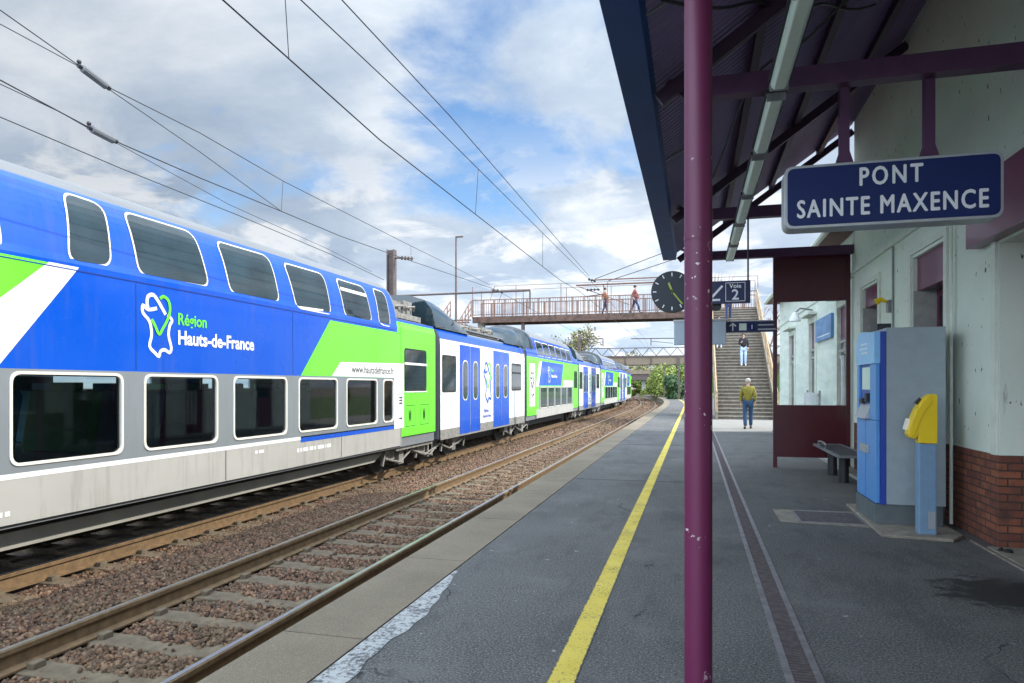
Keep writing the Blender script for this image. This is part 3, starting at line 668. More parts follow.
for tl, tr, br, bl in (((57, 189), (101, 204), (112, 269), (67, 263)), ((118, 209), (190, 231), (210, 289), (137, 276)), ((212, 239), (266, 255), (280, 304), (229, 294)), ((280, 261), (321, 273), (332, 316), (296, 309)), ((333, 277), (362, 286), (373, 323), (344, 317)), ((370, 287), (383, 292), (391, 328), (379, 325))):
    w = grow([TS(*q) for q in (bl, br, tr, tl)], -.035)
    window(c1, w, .13, .024, bar=(w[3][1] - .2 if tl[0] == 333 else None))
for a_, b_ in LW: open_window(c1, a_, b_, 1.17, 1.99)
for a_, b_ in ((3.1, 4.7), (1.4, 2.8)): window(c1, rect(a_, b_, 3.12, 3.68), .12, .035)
window(c1, rect(13.5, 14.68, 1.80, 2.66), .06, .04, frm='t_rubber', bar=2.34)
panel(c1, 'window_trim', 't_white', [rect(13.45, 14.73, 2.34, 2.39), rect(13.45, 14.73, 1.74, 1.765)], .022)
logo(c1, 6.54, 2.26, .74)
side_text(c1, 'Région', .20, 6.86, 2.62, 't_green', bold=.004, sx=.92)
side_text(c1, 'Hauts-de-France', .235, 6.86, 2.385, 't_white', bold=.007, sx=.93)
side_text(c1, 'www.hautsdefrance.fr', .20, 11.15, 2.12, 't_rubber', bold=.002, sx=1.0)
for q, w in ((9.40, .06), (9.49, .05), (9.57, .14), (9.76, .11), (9.9, .05), (10.0, .2), (10.24, .03), (10.3, .12)): panel(c1, 'carriage_mark', 't_white', [rect(q, q + w, .84, .90)], .0075)
for q, w in ((4.62, .09), (4.73, .05), (8.35, .05), (8.43, .12)): panel(c1, 'carriage_mark', 't_white', [rect(q, q + w, .70 if q < 5 else .92, .745 if q < 5 else .965)], .0075)
for a_ in (13.55, 14.35):
    mb = MB()
    for q in ((a_, a_ + .5, 1.0, 1.012), (a_, a_ + .5, 1.45, 1.462), (a_, a_ + .012, 1.0, 1.46), (a_ + .49, a_ + .5, 1.0, 1.46)): conform(mb, rect(*q), .0095)
    for q in range(5): conform(mb, rect(a_ + .15 + q * .03, a_ + .17 + q * .03, 1.1 + .05 * (q % 2), 1.38 - .04 * (q % 3)), .0095)
    mb.build('hatch_marking', 't_rubber', c1, local=True, fix=False)
for z_ in (1.18, 1.50, 1.56, 1.62): panel(c1, 'data_plate', 't_rubber', [rect(13.2, 13.36, z_, z_ + .03)], .0095)
for q in (1.1, 4.55, 7.72, 10.78): panel(c1, 'panel_seam', 't_rubber', [rect(q, q + .012, .63, 1.02)], .006)
for q in (6.22, 9.28): panel(c1, 'panel_seam', 't_navy', [rect(q, q + .010, 2.06, 3.02)], .0065)
panel(c1, 'panel_seam', 't_navy', [rect(-.9, 13.0, 3.035, 3.047)], .0095)
panel(c1, 'panel_seam', 't_rubber', [rect(13.29, 13.305, .62, 3.2)], .0105)
underframe(c1, -1, 12.9); bogie(c1, 14.6)
mb = MB(); mb.box(-2.5, -.27, -1, 12.6, .33, .49); mb.prism([(12.6, .33), (13.0, .49), (12.6, .49)], 'x', -2.5, -.27); mb.build('skirt', 't_skirt', c1, local=True)
MB().box(-2.7, -.08, 13.25, Y1, .5, .84).build('end_sill', 't_dust', c1, local=True)
roofgear(c1, 13.3, Y1 - .05, 3.46, 3, .42)
# --- second carriage (single deck, doors): also the pattern for the other door carriages
def gang(parent, y):
    MB().box(-2.6, -.2, y - .02, y + .36, .6, 3.2).build('gangway_bellows', 't_rubber', parent, local=True)
gang(c1, Y1)
L2 = 8.55; Y2 = Y1 + .34
c2 = cbody(train, 0, L2, LOW, 't_roof', name='carriage')
panel(c2, 'white_livery', 't_white', [rect(0, L2, .62, 3.04)], .004, LOW); panel(c2, 'blue_cantrail', 't_blue', [rect(0, L2, 3.06, 3.30)], .004, LOW)
panel(c2, 'grey_sill', 't_dust', [rect(0, L2, .55, .80)], .006, LOW)
for a_, b_ in ((1.42, 3.20), (4.55, 6.40)):
    mb = MB(); md = (a_ + b_) / 2
    for p, q in ((a_, md - .015), (md + .015, b_)): conform(mb, rect(p, q, .60, 2.98), .010, LOW)
    d_ = mb.build('door', 't_blue', c2, local=True, fix=False)
    for p, q in ((a_, md), (md, b_)):
        k = (p + q) / 2; window(d_, rect(k - .20, k + .20, 1.52, 2.55), .19, .03, prof=LOW, e0=.013)
window(c2, rect(.15, 1.10, 1.76, 2.62), .06, .04, frm='t_rubber', prof=LOW); window(c2, rect(6.75, 8.0, 1.76, 2.62), .06, .04, frm='t_rubber', bar=2.3, prof=LOW)
logo(c2, 3.95, 1.45, 1.25, 't_green', 't_blue'); side_text(c2, 'Région', .16, 3.6, 1.1, 't_blue', bold=.003)
side_text(c2, 'Hauts-de-France', .13, 3.45, .95, 't_blue', bold=.003)
panel(c2, 'green_tint', 't_white', [rect(3.3, 4.5, 1.4, 2.8)], .005, LOW)
underframe(c2, .2, L2 - .2); bogie(c2, .7); bogie(c2, L2 - .35)
fairing(c2, 0.0, 2.6, 3.42, 4.15); fairing(c2, L2 - 2.2, L2, 3.42, 4.05, True); roofgear(c2, 2.7, L2 - 2.3, 3.46, 3, .3)
MB().box(-.34, -.28, .2, L2 - .2, 3.46, 3.50).build('roof_rail', 't_roof', c2, local=True)
gang(c2, L2)
# --- third carriage (double deck with windows low and high)
L3 = 11.6
c3 = cbody(train, 1.4, L3 - 1.4, PROF, 't_roof', name='carriage'); cbody(c3, 0, 1.4, LOW, 't_roof'); cbody(c3, L3 - 1.4, L3, LOW, 't_roof')
panel(c3, 'blue_livery', 't_blue', [rect(1.4, L3 - 1.4, 2.88, 3.8), rect(0, 1.4, 3.0, 3.3), rect(L3 - 1.4, L3, 3.0, 3.3)], .004)
panel(c3, 'green_livery', 't_green', [rect(0, L3, .75, 3.0)], .006)
panel(c3, 'window_band', 't_grey', [rect(2.0, 9.9, .95, 1.86)], .008); panel(c3, 'lower_band', 't_cream', [rect(1.6, 10.1, .6, .95)], .008)
panel(c3, 'white_flash', 't_white', [rect(.45, 1.35, 1.1, 2.75), [(1.5, 1.86), (2.0, 1.86), (2.6, 2.88), (2.1, 2.88)], rect(7.3, 9.9, 1.86, 2.15)], .0075)
panel(c3, 'blue_flash', 't_blue', [[(2.05, 1.9), (6.8, 1.9), (7.3, 2.9), (2.65, 2.9)]], .009)
for i in range(5): window(c3, rect(2.35 + i * 1.5, 3.55 + i * 1.5, 1.0, 1.82), .05, .03, frm='t_frame', e0=.012)
for i in range(6): window(c3, rect(1.9 + i * 1.32, 3.0 + i * 1.32, 3.12, 3.66), .1, .03, e0=.008)
window(c3, rect(L3 - 1.3, L3 - .35, 1.8, 2.62), .06, .04, frm='t_rubber', bar=2.3)
logo(c3, .9, 1.5, 1.0, 't_rubber', 't_rubber'); logo(c3, 4.0, 2.05, .72, 't_green', 't_white', .014)
side_text(c3, 'Région', .2, 4.45, 2.5, 't_green', eps=.014, bold=.004); side_text(c3, 'Hauts-de-France', .22, 4.45, 2.25, 't_white', eps=.014, bold=.006, sx=.9)
underframe(c3, 1, L3 - 1); fairing(c3, .02, 1.4, 3.4, 4.1, True); fairing(c3, L3 - 1.4, L3 - .02, 3.4, 4.1); gang(c3, L3)
c3['label'] = 'double-deck carriage with a blue logo panel and a row of low windows'
def place(o_, s):
    px, py, a_ = path(s, TX); o_.location = (px - TX, py, 0); o_.rotation_euler = (0, 0, a_)
place(c2, Y2); s = Y2 + L2 + .34; place(c3, s); s += L3 + .34
for i in range(6):
    cc = copy_tree(c2 if i % 2 == 0 else c3, train); place(cc, s); s += (L2 if i % 2 == 0 else L3) + .34
    if 'label' in cc: del cc['label']

# ------------------------------------------------------------------ station building (tall part) and its low wing
WX = 2.72
sb = thing('station_building', 'tall cream-plastered station building with a brick base and purple shutter boxes', 'building', (WX, 2, 0))
ops = [(4.3, 7.22, 0.0, 2.82), (8.62, 9.78, 0.0, 3.14), (11.45, 12.5, .9, 3.10), (-3.0, -.5, 0.0, 2.9)]   # (y0, y1, z0, z1)
ys = sorted([-10.0, 13.1] + [v for q in ops for v in q[:2]])
wall = MB()
for a, c in zip(ys, ys[1:]):
    op = [q for q in ops if abs(q[0] - a) < 1e-6 and abs(q[1] - c) < 1e-6]
    if op:
        wall.box(WX, WX + .32, a, c, op[0][3], 6.95)
        if op[0][2] > 0: wall.box(WX, WX + .32, a, c, .86, op[0][2]); MB().box(WX - .004, WX + .32, a, c, 0, .857).build('brick_base', 'brick', sb)
    else: wall.box(WX, WX + .32, a, c, .86, 6.95); MB().box(WX - .004, WX + .324, a, c + .003 if c < 13 else c, 0, .857).build('brick_base', 'brick', sb)
wall.box(WX + .32, 9.0, 12.78, 13.1, 0, 6.95); wall.box(WX + .32, 9.0, -10, -9.68, 0, 6.95); wall.box(8.68, 9.0, -9.68, 12.78, 0, 6.95)
wl = wall.build('wall', 'plaster', sb)
MB().box(WX + .33, 8.6, -9.6, 12.7, -.02, .012).build('interior_floor', 'dark_interior', sb)
MB().box(WX + 1.6, WX + 1.7, -9.6, 12.7, .02, 3.6).build('interior_partition', 'dark_interior', sb)
MB().box(WX + .33, WX + 1.6, -9.6, 12.7, 3.6, 3.7).build('interior_ceiling', 'dark_interior', sb)
mb = MB(); mb.prism([(2.3, 6.95), (9.5, 6.95), (9.5, 7.06), (6.0, 9.1), (2.3, 7.06)], 'y', -10.5, 13.45); mb.build('roof', 'roof_tile', sb)
MB().box(WX - .045, WX - .002, -10, 13.1, 3.47, 3.545).build('string_course', 'plaster_trim', sb)
for (a, c, z0, z1) in ops[:3]:                          # raised plaster surrounds
    mb = MB(); t0 = .10
    mb.box(WX - .028, WX - .003, a - t0 - .02, a - .02, max(z0, .86), z1 + .12); mb.box(WX - .028, WX - .003, c + .02, c + t0 + .02, max(z0, .86), z1 + .12)
    mb.box(WX - .026, WX - .003, a - .02, c + .02, z1 + .04, z1 + .12); mb.build('surround', 'plaster_trim', sb)
def opening(a, c, z0, z1, depth=.27, boxh=.42, frame='purple_paint'):
    mb = MB(); mb.box(WX + .05, WX + .20, a + .003, c - .003, z1 - boxh, z1 - .003); mb.build('shutter_box', 'purple_paint', sb)
    fr = MB(); x0, x1 = WX + depth, WX + depth + .05
    for y in (a + .003, c - .073): fr.box(x0, x1, y, y + .07, z0 + .02, z1 - boxh)
    fr.box(x0, x1, a + .073, c - .073, z0 + .02, z0 + .12); fr.box(x0, x1, a + .073, c - .073, z1 - boxh - .08, z1 - boxh); fr.box(x0, x1, (a + c) / 2 - .03, (a + c) / 2 + .03, z0 + .12, z1 - boxh - .08)
    f_ = fr.build('window', frame, sb)
    MB().box(x0 + .02, x0 + .03, a + .07, c - .07, z0 + .1, z1 - boxh - .06).build('pane', 't_glass', f_)
    MB().box(WX + .003, x0, c - .012, c - .002, max(z0, .87), z1 - boxh).build('reveal', 'reveal_grey', sb); MB().box(WX + .003, x0, a + .002, a + .012, max(z0, .87), z1 - boxh).build('reveal', 'reveal_grey', sb)
opening(*ops[1]); opening(*ops[2], boxh=.30)
MB().box(WX - .14, WX - .003, 3.9, 7.62, 2.84, 3.44).build('shutter_box', 'purple_paint', sb, bevel=.01)
mb = MB(); mb.box(WX + .20, WX + .30, 7.12, 7.20, .02, 2.82); mb.box(WX + .20, WX + .30, 4.32, 4.42, .02, 2.82); mb.box(WX + .20, WX + .30, 5.7, 5.8, .02, 2.82); mb.box(WX + .20, WX + .30, 4.42, 7.12, 2.6, 2.82)
fr = mb.build('door_frame', 'purple_paint', sb); MB().box(WX + .24, WX + .25, 4.4, 7.15, .05, 2.7).build('pane', 't_glass', fr)
tag(MB().box(WX - .10, WX + .24, 4.32, 7.2, 0, .02).build('door_sill', 'pad_concrete', sb))
mb = MB(); mb.tube([(WX - .05, 8.28, .02), (WX - .05, 8.28, 3.46)], .018, 8)
tag(mb.build('cable_pipe', 'plaster_trim'), 'thin pale pipe running up the wall beside the ticket machine', 'pipe')
mb = MB(); mb.tube([(WX - .02, 10.62, 2.2), (WX - .02, 10.62, 3.46)], .014, 6)
tag(mb.build('cable_pipe', 'grey_metal'), 'thin dark conduit on the wall between the two windows', 'pipe')
t_ = thing('wall_spotlight', 'small brass coloured lamp fixed to the wall above the ticket machine', 'lamp', (WX, 10.75, 2.66))
mb = MB(); mb.box(WX - .06, WX - .002, 10.70, 10.82, 2.55, 2.72); mb.build('wall_bracket', 'grey_metal', t_)
mb = MB(); mb.tube([(WX - .06, 10.76, 2.70), (WX - .13, 10.78, 2.74), (WX - .2, 10.8, 2.70)], [.02, .035, .05], 10); mb.build('lamp_head', 'validator_yellow', t_)

wg = thing('station_wing', 'low pale green single-storey wing of the station with purple doors', 'building', (2.75, 18, 0))
X2 = 2.75; wops = [(13.75, 14.6, 0, 3.02), (17.2, 18.0, 0, 3.0), (20.6, 21.6, 0, 2.95)]
ys = sorted([13.1, 24.1] + [v for q in wops for v in q[:2]]); mb = MB()
for a, c in zip(ys, ys[1:]):
    op = [q for q in wops if abs(q[0] - a) < 1e-6]
    if op: mb.box(X2, X2 + .3, a, c, op[0][3], 4.25)
    else: mb.box(X2, X2 + .3, a, c, 0, 4.25)
mb.box(X2 + .3, 8.5, 23.8, 24.1, 0, 4.25); mb.box(8.2, 8.5, 13.1, 23.8, 0, 4.25); mb.build('wall', 'wing_plaster', wg)
mb = MB(); mb.prism([(2.35, 4.25), (8.8, 4.25), (8.8, 4.36), (5.6, 5.9), (2.35, 4.36)], 'y', 13.11, 24.45); mb.build('roof', 'roof_tile', wg)
mb = MB(); mb.tube([(2.32, 13.15, 4.30), (2.32, 24.4, 4.30)], .06, 8); mb.build('gutter', 'plaster_trim', wg)
MB().box(X2 - .03, X2 - .002, 13.12, 24.1, 3.45, 3.53).build('string_course', 'plaster_trim', wg)
for k, (a, c, z0, z1) in enumerate(wops):
    mb = MB(); mb.box(X2 - .03, X2 - .003, a - .14, a - .01, 0.02, z1 + .13); mb.box(X2 - .03, X2 - .003, c + .01, c + .14, .02, z1 + .13); mb.box(X2 - .028, X2 - .003, a - .01, c + .01, z1 + .01, z1 + .13)
    mb.build('surround', 'plaster_trim', wg)
    d_ = MB().box(X2 + .045, X2 + .10, a + .004, c - .004, .01, z1 - .004).build('door', 'purple_paint', wg)
    MB().box(X2 + .032, X2 + .042, a + .15, c - .15, 1.1, z1 - .7).build('pane', 't_glass', d_)
    mb = MB(); mb.box(X2 + .005, X2 + .031, a + .02, c - .02, 2.15, 2.21); mb.box(X2 + .005, X2 + .031, a + .02, c - .02, 2.33, 2.39); mb.build('door_bar', 'reveal_grey', d_)
    mb = MB(); mb.box(X2 - .2, X2 - .003, a - .2, c + .2, z1 + .17, z1 + .23); mb.build('door_hood', 'plaster_trim', wg)
t_ = thing('wall_lamp', 'white wall lamp over the middle door of the low wing', 'lamp', (X2, 17.9, 3.3))
mb = MB(); mb.tube([(X2 - .01, 17.6, 3.32), (X2 - .3, 17.5, 3.36), (X2 - .42, 17.45, 3.24)], .02, 6); mb.build('lamp_arm', 'grey_metal', t_)
mb = MB(); mb.tube([(X2 - .42, 17.45, 3.26), (X2 - .42, 17.45, 3.05)], [.05, .14], 12); mb.build('lamp_shade', 'white', t_)
t_ = thing('wall_sign', 'blue name board on the low wing wall between two doors', 'sign', (X2, 15.9, 2.8))
MB().box(X2 - .06, X2 - .004, 15.05, 16.9, 2.50, 2.99).build('sign_board', 'wall_sign', t_)
MB().box(X2 - .063, X2 - .0605, 15.2, 16.6, 2.575, 2.60).build('sign_stripe', 'white_ltr', t_)
t_ = thing('slatted_rack', 'pale slatted metal rack standing against the low wing wall', 'rack', (2.5, 16.6, 0))
mb = MB()
for k in range(11): mb.bar((2.55, 15.8 + k * .16, .35), (2.55, 15.8 + k * .16, 1.35), .05, .02)
mb.build('slat', 'white', t_)['kind'] = 'stuff'
mb = MB(); mb.bar((2.58, 15.75, .4), (2.58, 17.45, .4), .04); mb.bar((2.58, 15.75, 1.3), (2.58, 17.45, 1.3), .04); mb.bar((2.60, 15.78, 0), (2.60, 15.78, 1.4), .04); mb.bar((2.60, 17.42, 0), (2.60, 17.42, 1.4), .04); mb.build('rack_frame', 'galv', t_)
mb = MB(); mb.tube([(2.66, 13.62, .02), (2.66, 13.62, 2.0)], .055, 10); mb.tube([(2.66, 13.62, 2.0), (2.66, 13.62, 2.06)], .075, 10)
tag(mb.build('standpipe', 'white'), 'short white pipe beside the nearest purple door of the wing', 'pipe')

# ------------------------------------------------------------------ canopy
cp = thing('platform_canopy', 'purple steel canopy on columns sloping from the station wall out over the platform', 'canopy', (0, 5, 0))
CE = 13.25
def roofz(x): return 3.88 + (x + .3) * .70
mb = MB(); n = int((CE + 6) / .022); A, Bq = [], []     # corrugated sheet, ribs run down the slope
for i in range(n + 1):
    y = -6 + i * .022; dz = (.011, .011, -.011, -.011)[i % 4]
    A.append((-.34, y, roofz(-.34) + .17 + dz)); Bq.append((WX - .004, y, roofz(WX) + .17 + dz))
mb.add(A + Bq, [(i, i + 1, n + 2 + i, n + 1 + i) for i in range(n)]); sh = mb.build('roof_sheet', 'roof_sheet', cp)
sm = sh.modifiers.new('thick', 'SOLIDIFY'); sm.thickness = .006
for i in range(7):                                       # sheet overlaps seen from below
    y = -4.2 + i * 2.6
mb = MB(); mb.prism([(-.57, 3.89), (-.33, 3.89), (-.30, 4.10), (-.34, 4.42), (-.57, 4.42)], 'y', -6, CE + .02); mb.build('gutter_box', 'fascia_blue', cp, bevel=.008)
for x in (.55, 1.35, 2.15):                              # purlins
    z = roofz(x) + .085; MB().bar((x, -6, z), (x, CE - .05, z), .07, .12).build('purlin', 'beam_dark', cp)
BY = (1.2, 5.76, 10.0, 13.15); CX = .02
def column(y, r_, zt):
    mb = MB(); mb.tube([(CX, y, 0), (CX, y, zt)], r_, 28); c_ = mb.build('column', 'column_paint', cp, smooth=True)
    mb = MB(); mb.tube([(CX, y, 2.2), (CX, y, 2.23)], r_ * 1.035, 28); mb.build('column_joint', 'column_paint', c_, smooth=True)
    mb = MB(); mb.tube([(CX, y, 0.0), (CX, y, .02)], r_ * 1.06, 20); mb.build('base_plate', 'column_paint', c_)
    mb = MB(); mb.tube([(CX, y, zt - .35), (CX - .2, y, zt - .12), (CX - .42, y, zt - .04)], .03, 8); mb.build('gutter_bracket', 'beam_purple', c_)
    return c_
for y, r_ in ((3.40, .0655), (5.95, .065), (10.2, .065), (13.30, .06)): column(y, r_, 4.2)
for y in BY[1:]:
    if y != 3.4:
        mb = MB(); mb.box(.0, WX - .004, y - .065, y + .065, 3.835, 3.99); mb.build('tie_beam', 'beam_purple', cp, bevel=.006)
    mb = MB(); mb.bar((-.28, y, roofz(-.28) - .03), (WX - .01, y, roofz(WX) - .0), .06, .11); mb.build('rafter', 'beam_dark', cp)
for k in range(4):                                       # thin brackets in the gutter corner
    y = 1.6 + k * 3.1; MB().bar((-.32, y, 4.02), (.06, y, 4.22), .018).build('gutter_stay', 'grey_metal', cp)
mb = MB()
pts = [(-.2 + .22 * k, 4.5 + .35 * k, roofz(-.2 + .22 * k) + .05 - .06 * math.sin(k / 9 * math.pi * 3) ** 2) for k in range(10)]
mb.tube(smooth_pts(pts, 4), .012, 6); mb.build('power_cable', 'dark_metal', cp)
mb = MB(); mb.tube(smooth_pts([(.06, 10.0, 4.0), (.3, 8.2, 4.13), (.5, 6.4, 4.22), (.9, 6.0, 4.35), (1.3, 5.6, 4.6)], 5), .011, 6); mb.build('power_cable', 'dark_metal', cp)

# strip lights in a row
LX = .60; first = None
names = ['nearest and largest strip light in the row under the canopy', 'second strip light in the row, just past the sign beam', 'third strip light in the row, left of the name board', 'fourth strip light in the row, third from its far end', 'second smallest strip light in the row, last but one', 'smallest strip light at the far end of the row']
def strip():
    r_ = thing('strip_light', names[0], 'strip light', (0, 0, 0), 0, 'strip lights hanging in a row under the canopy')
    b = MB(); b.box(-.075, .075, -.62, .62, .055, .085); b.box(-.05, .05, -.64, .64, .085, .13); b.build('housing', 'dark_metal', r_)
    b = MB(); b.prism([(-.062, .055), (.062, .055), (.055, .02), (.035, 0), (-.035, 0), (-.055, .02)], 'y', -.60, .60); b.build('diffuser', 'light_diffuser', r_, bevel=.006)
    for e in (-.612, .612): MB().box(-.066, .066, e - .011, e + .011, .0, .056).build('end_cap', 'grey_metal', r_)
    return r_
for k in range(6):
    y = 4.69 + k * 1.41
    o_ = first = strip() if k == 0 else copy_tree(first); o_['label'] = names[k]
    o_.location = (LX, y, 3.66)
tag(MB().box(LX - .025, LX + .025, 3.9, 12.6, 3.795, 3.83).build('light_rail', 'dark_metal'), 'long dark rail carrying the row of strip lights', 'rail')

# ------------------------------------------------------------------ station name sign
SY = 5.76
a = P(784.5, 200, Y=SY); c = P(1004, 200, Y=SY); x0, x1 = a.x, c.x
z1 = P(784.5, 167, Y=SY).z; z0 = P(784.5, 232, Y=SY).z + .02
sg = thing('station_sign', 'dark blue station name board in white capitals hanging from the purple beam', 'sign', ((x0 + x1) / 2, SY, z0))
def rrect(x0, x1, z0, z1, r_): return rquad([(x0, z0), (x1, z0), (x1, z1), (x0, z1)], r_)
mb = MB(); mb.prism(rrect(x0, x1, z0, z1, .07), 'y', SY, SY + .20); mb.build('sign_box', 'sign_frame', sg, bevel=.004)
mb = MB(); mb.prism(rrect(x0 + .022, x1 - .022, z0 + .022, z1 - .022, .055), 'y', SY - .006, SY + .002); mb.build('sign_face', 'sign_blue', sg)
xm = (x0 + x1) / 2
mb = MB(); put_text(mb, 'PONT', .196, (xm, SY - .009, z0 + .305), (1, 0, 0), (0, 0, 1), bold=.0042, sx=.72, spacing=1.28); mb.build('lettering', 'white_ltr', sg, fix=False); mb = MB()
put_text(mb, 'SAINTE MAXENCE', .196, (xm - .005, SY - .009, z0 + .082), (1, 0, 0), (0, 0, 1), bold=.0042, sx=.72, spacing=1.18); mb.build('lettering', 'white_ltr', sg, fix=False)
for px in (846, 932):
    x = P(px, 100, Y=SY).x; mb = MB(); mb.box(x - .035, x + .035, SY + .04, SY + .11, z1 + .10, 3.86); mb.prism([(x - .035, z1 + .10), (x + .035, z1 + .10), (x + .065, z1 + .002), (x - .065, z1 + .002)], 'y', SY + .04, SY + .11); mb.build('hanger', 'beam_purple', sg)

# ------------------------------------------------------------------ clock, way signs on the farther columns
KY = 9.85; kc = P(672, 291.5, Y=KY); kr = .29
ck = thing('platform_clock', 'round dark double-faced clock with yellow-green hands fixed to a canopy column', 'clock', (kc.x, KY, kc.z))
mb = MB(); mb.tube([(kc.x, KY, kc.z), (kc.x, KY + .16, kc.z)], kr, 48); mb.build('clock_case', 'dark_metal', ck, smooth=True)
mb = MB(); mb.tube([(kc.x, KY - .006, kc.z), (kc.x, KY + .004, kc.z)], kr * .95, 48); mb.build('clock_face', 'clock_face', ck)
for k in range(12):
    mb = MB(); an = k * math.pi / 6; d = Vector((math.sin(an), 0, math.cos(an))); p = Vector((kc.x, KY - .009, kc.z))
    mb.bar(p + d * kr * .74, p + d * kr * .91, .014, .004, up=(0, 1, 0)); mb.build('hour_mark', 'white_ltr', ck)
for an, ln_, w in ((R(-20), .45, .028), (R(142), .80, .02)):
    d = Vector((math.sin(an), 0, math.cos(an))); p = Vector((kc.x, KY - .014, kc.z)); MB().bar(p - d * .03, p + d * kr * ln_, w, .006, up=(0, 1, 0)).build('clock_hand', 'clock_hand', ck)
mb = MB(); mb.prism(smooth_pts([(kc.x + .2, kc.z - .12), (.30, kc.z - .27), (.37, kc.z - .17), (.2, kc.z - .02), (kc.x + .2, kc.z + .1)], 3, True), 'y', KY + .18, KY + .24); mb.build('clock_bracket', 'dark_metal', ck)
VY = 9.95; b0 = P(707, 304, Y=VY); b1 = P(750.5, 280, Y=VY)
vs_ = thing('platform_sign', 'navy sign with a white arrow and a boxed 2 hanging beside the clock', 'sign', (b1.x, VY, b0.z))
MB().box(.09, b1.x, VY, VY + .06, b0.z, b1.z).build('sign_board', 'sign_navy', vs_)
mb = MB(); bx = b1.x - .20; bz = (b0.z + b1.z) / 2; q = .132
for l, r_, u, w in ((bx - q, bx + q, bz + q, bz + q - .008), (bx - q, bx + q, bz - q + .008, bz - q), (bx - q, bx - q + .008, bz + q, bz - q), (bx + q - .008, bx + q, bz + q, bz - q)): mb.box(l, r_, VY - .004, VY - .001, w, u)
mb.build('box_outline', 'white_ltr', vs_)
mb = MB(); put_text(mb, 'Voie', .085, (bx, VY - .004, bz + .055), (1, 0, 0), (0, 0, 1), bold=.002); mb.build('lettering', 'white_ltr', vs_, fix=False); mb = MB(); put_text(mb, '2', .20, (bx, VY - .004, bz - .105), (1, 0, 0), (0, 0, 1), bold=.004); mb.build('lettering', 'white_ltr', vs_, fix=False)
mb = MB(); ax = P(716, 292, Y=VY).x - .045; mb.bar((ax - .04, VY - .003, bz - .10), (ax + .13, VY - .003, bz + .09), .03, .004, up=(0, 1, 0)); mb.bar((ax - .055, VY - .003, bz - .105), (ax + .10, VY - .003, bz - .105), .03, .0042, up=(0, 1, 0)); mb.bar((ax - .045, VY - .003, bz - .105), (ax - .045, VY - .003, bz + .03), .03, .0038, up=(0, 1, 0)); mb.build('arrow', 'white_ltr', vs_)
mb = MB(); mb.tube([(b1.x - .03, VY + .03, b1.z), (b1.x - .03, VY + .03, 3.84)], .012, 8); mb.build('hanging_rod', 'dark_metal', vs_)
# windbreak
wy = 13.40; wbx0 = P(773, 460, Y=wy).x; wbx1 = 2.72
wb = thing('windbreak_screen', 'dark red steel windbreak with a glazed middle standing between platform and wall', 'screen', ((wbx0 + wbx1) / 2, wy, 0))
for x in (wbx0 + .035, wbx1 - .04): MB().box(x - .035, x + .035, wy - .035, wy + .035, 0, 4.03).build('post', 'screen_red', wb)
def zpx(y): return P(790, y, Y=wy).z
MB().box(wbx0 + .07, wbx1 - .075, wy - .02, wy + .02, zpx(302), 4.0).build('upper_panel', 'screen_red', wb)
MB().box(wbx0 + .07, wbx1 - .075, wy - .02, wy + .02, zpx(457), zpx(405)).build('lower_panel', 'screen_red', wb)
MB().box(wbx0 + .07, wbx1 - .075, wy - .004, wy + .004, zpx(405), zpx(302)).build('pane', 'glass_clear', wb)
# direction flag sign on the windbreak post + grey display on the far column
fy = 13.2; f0 = P(726, 332.5, Y=fy); f1 = P(771, 321, Y=fy)
fs_ = thing('direction_sign', 'small navy direction sign with an upward arrow fixed to the windbreak post', 'sign', (f0.x, fy, f0.z))
MB().box(f0.x, wbx0 - .002, fy, fy + .05, f0.z, f1.z).build('sign_board', 'sign_navy', fs_); MB().box(f0.x, wbx0 - .002, fy - .005, fy + .055, f1.z + .003, f1.z + .02).build('sign_rim', 'sign_frame', fs_)
zc = (f0.z + f1.z) / 2
mb = MB(); mb.bar((f0.x + .12, fy - .003, zc - .07), (f0.x + .12, fy - .003, zc + .06), .022, .004, up=(0, 1, 0)); mb.bar((f0.x + .12, fy - .003, zc + .07), (f0.x + .065, fy - .003, zc + .015), .022, .004, up=(0, 1, 0)); mb.bar((f0.x + .12, fy - .003, zc + .07), (f0.x + .175, fy - .003, zc + .015), .022, .004, up=(0, 1, 0)); mb.build('arrow', 'white_ltr', fs_)
MB().box(f0.x + .23, f0.x + .36, fy - .004, fy - .001, zc - .065, zc + .065).build('pictogram', 'light_diffuser', fs_)
MB().box(f0.x + .39, f0.x + .52, fy - .004, fy - .001, zc - .065, zc + .065).build('number_tile', 'sign_blue', fs_)
mb = MB(); put_text(mb, '1', .11, (f0.x + .455, fy - .007, zc - .04), (1, 0, 0), (0, 0, 1), bold=.002); mb.build('lettering', 'white_ltr', fs_, fix=False)
for q, w in ((.03, .27), (-.05, .31)): MB().box(f0.x + .56, f0.x + .56 + w, fy - .004, fy - .001, zc + q - .012, zc + q + .012).build('text_line', 'sign_frame', fs_)
d0 = P(674, 345, Y=13.1); d1 = P(726, 321, Y=13.1)
ds = thing('information_display', 'pale grey-blue display casing mounted across the farthest canopy column', 'display', (0, 13.1, d0.z))
MB().box(d0.x, d1.x, 13.06, 13.18, d0.z, d1.z)  .build('casing', 'display_grey', ds, bevel=.01); MB().box(d0.x - .01, d1.x + .01, 13.05, 13.19, d1.z + .002, d1.z + .04).build('hood', 'sign_frame', ds)

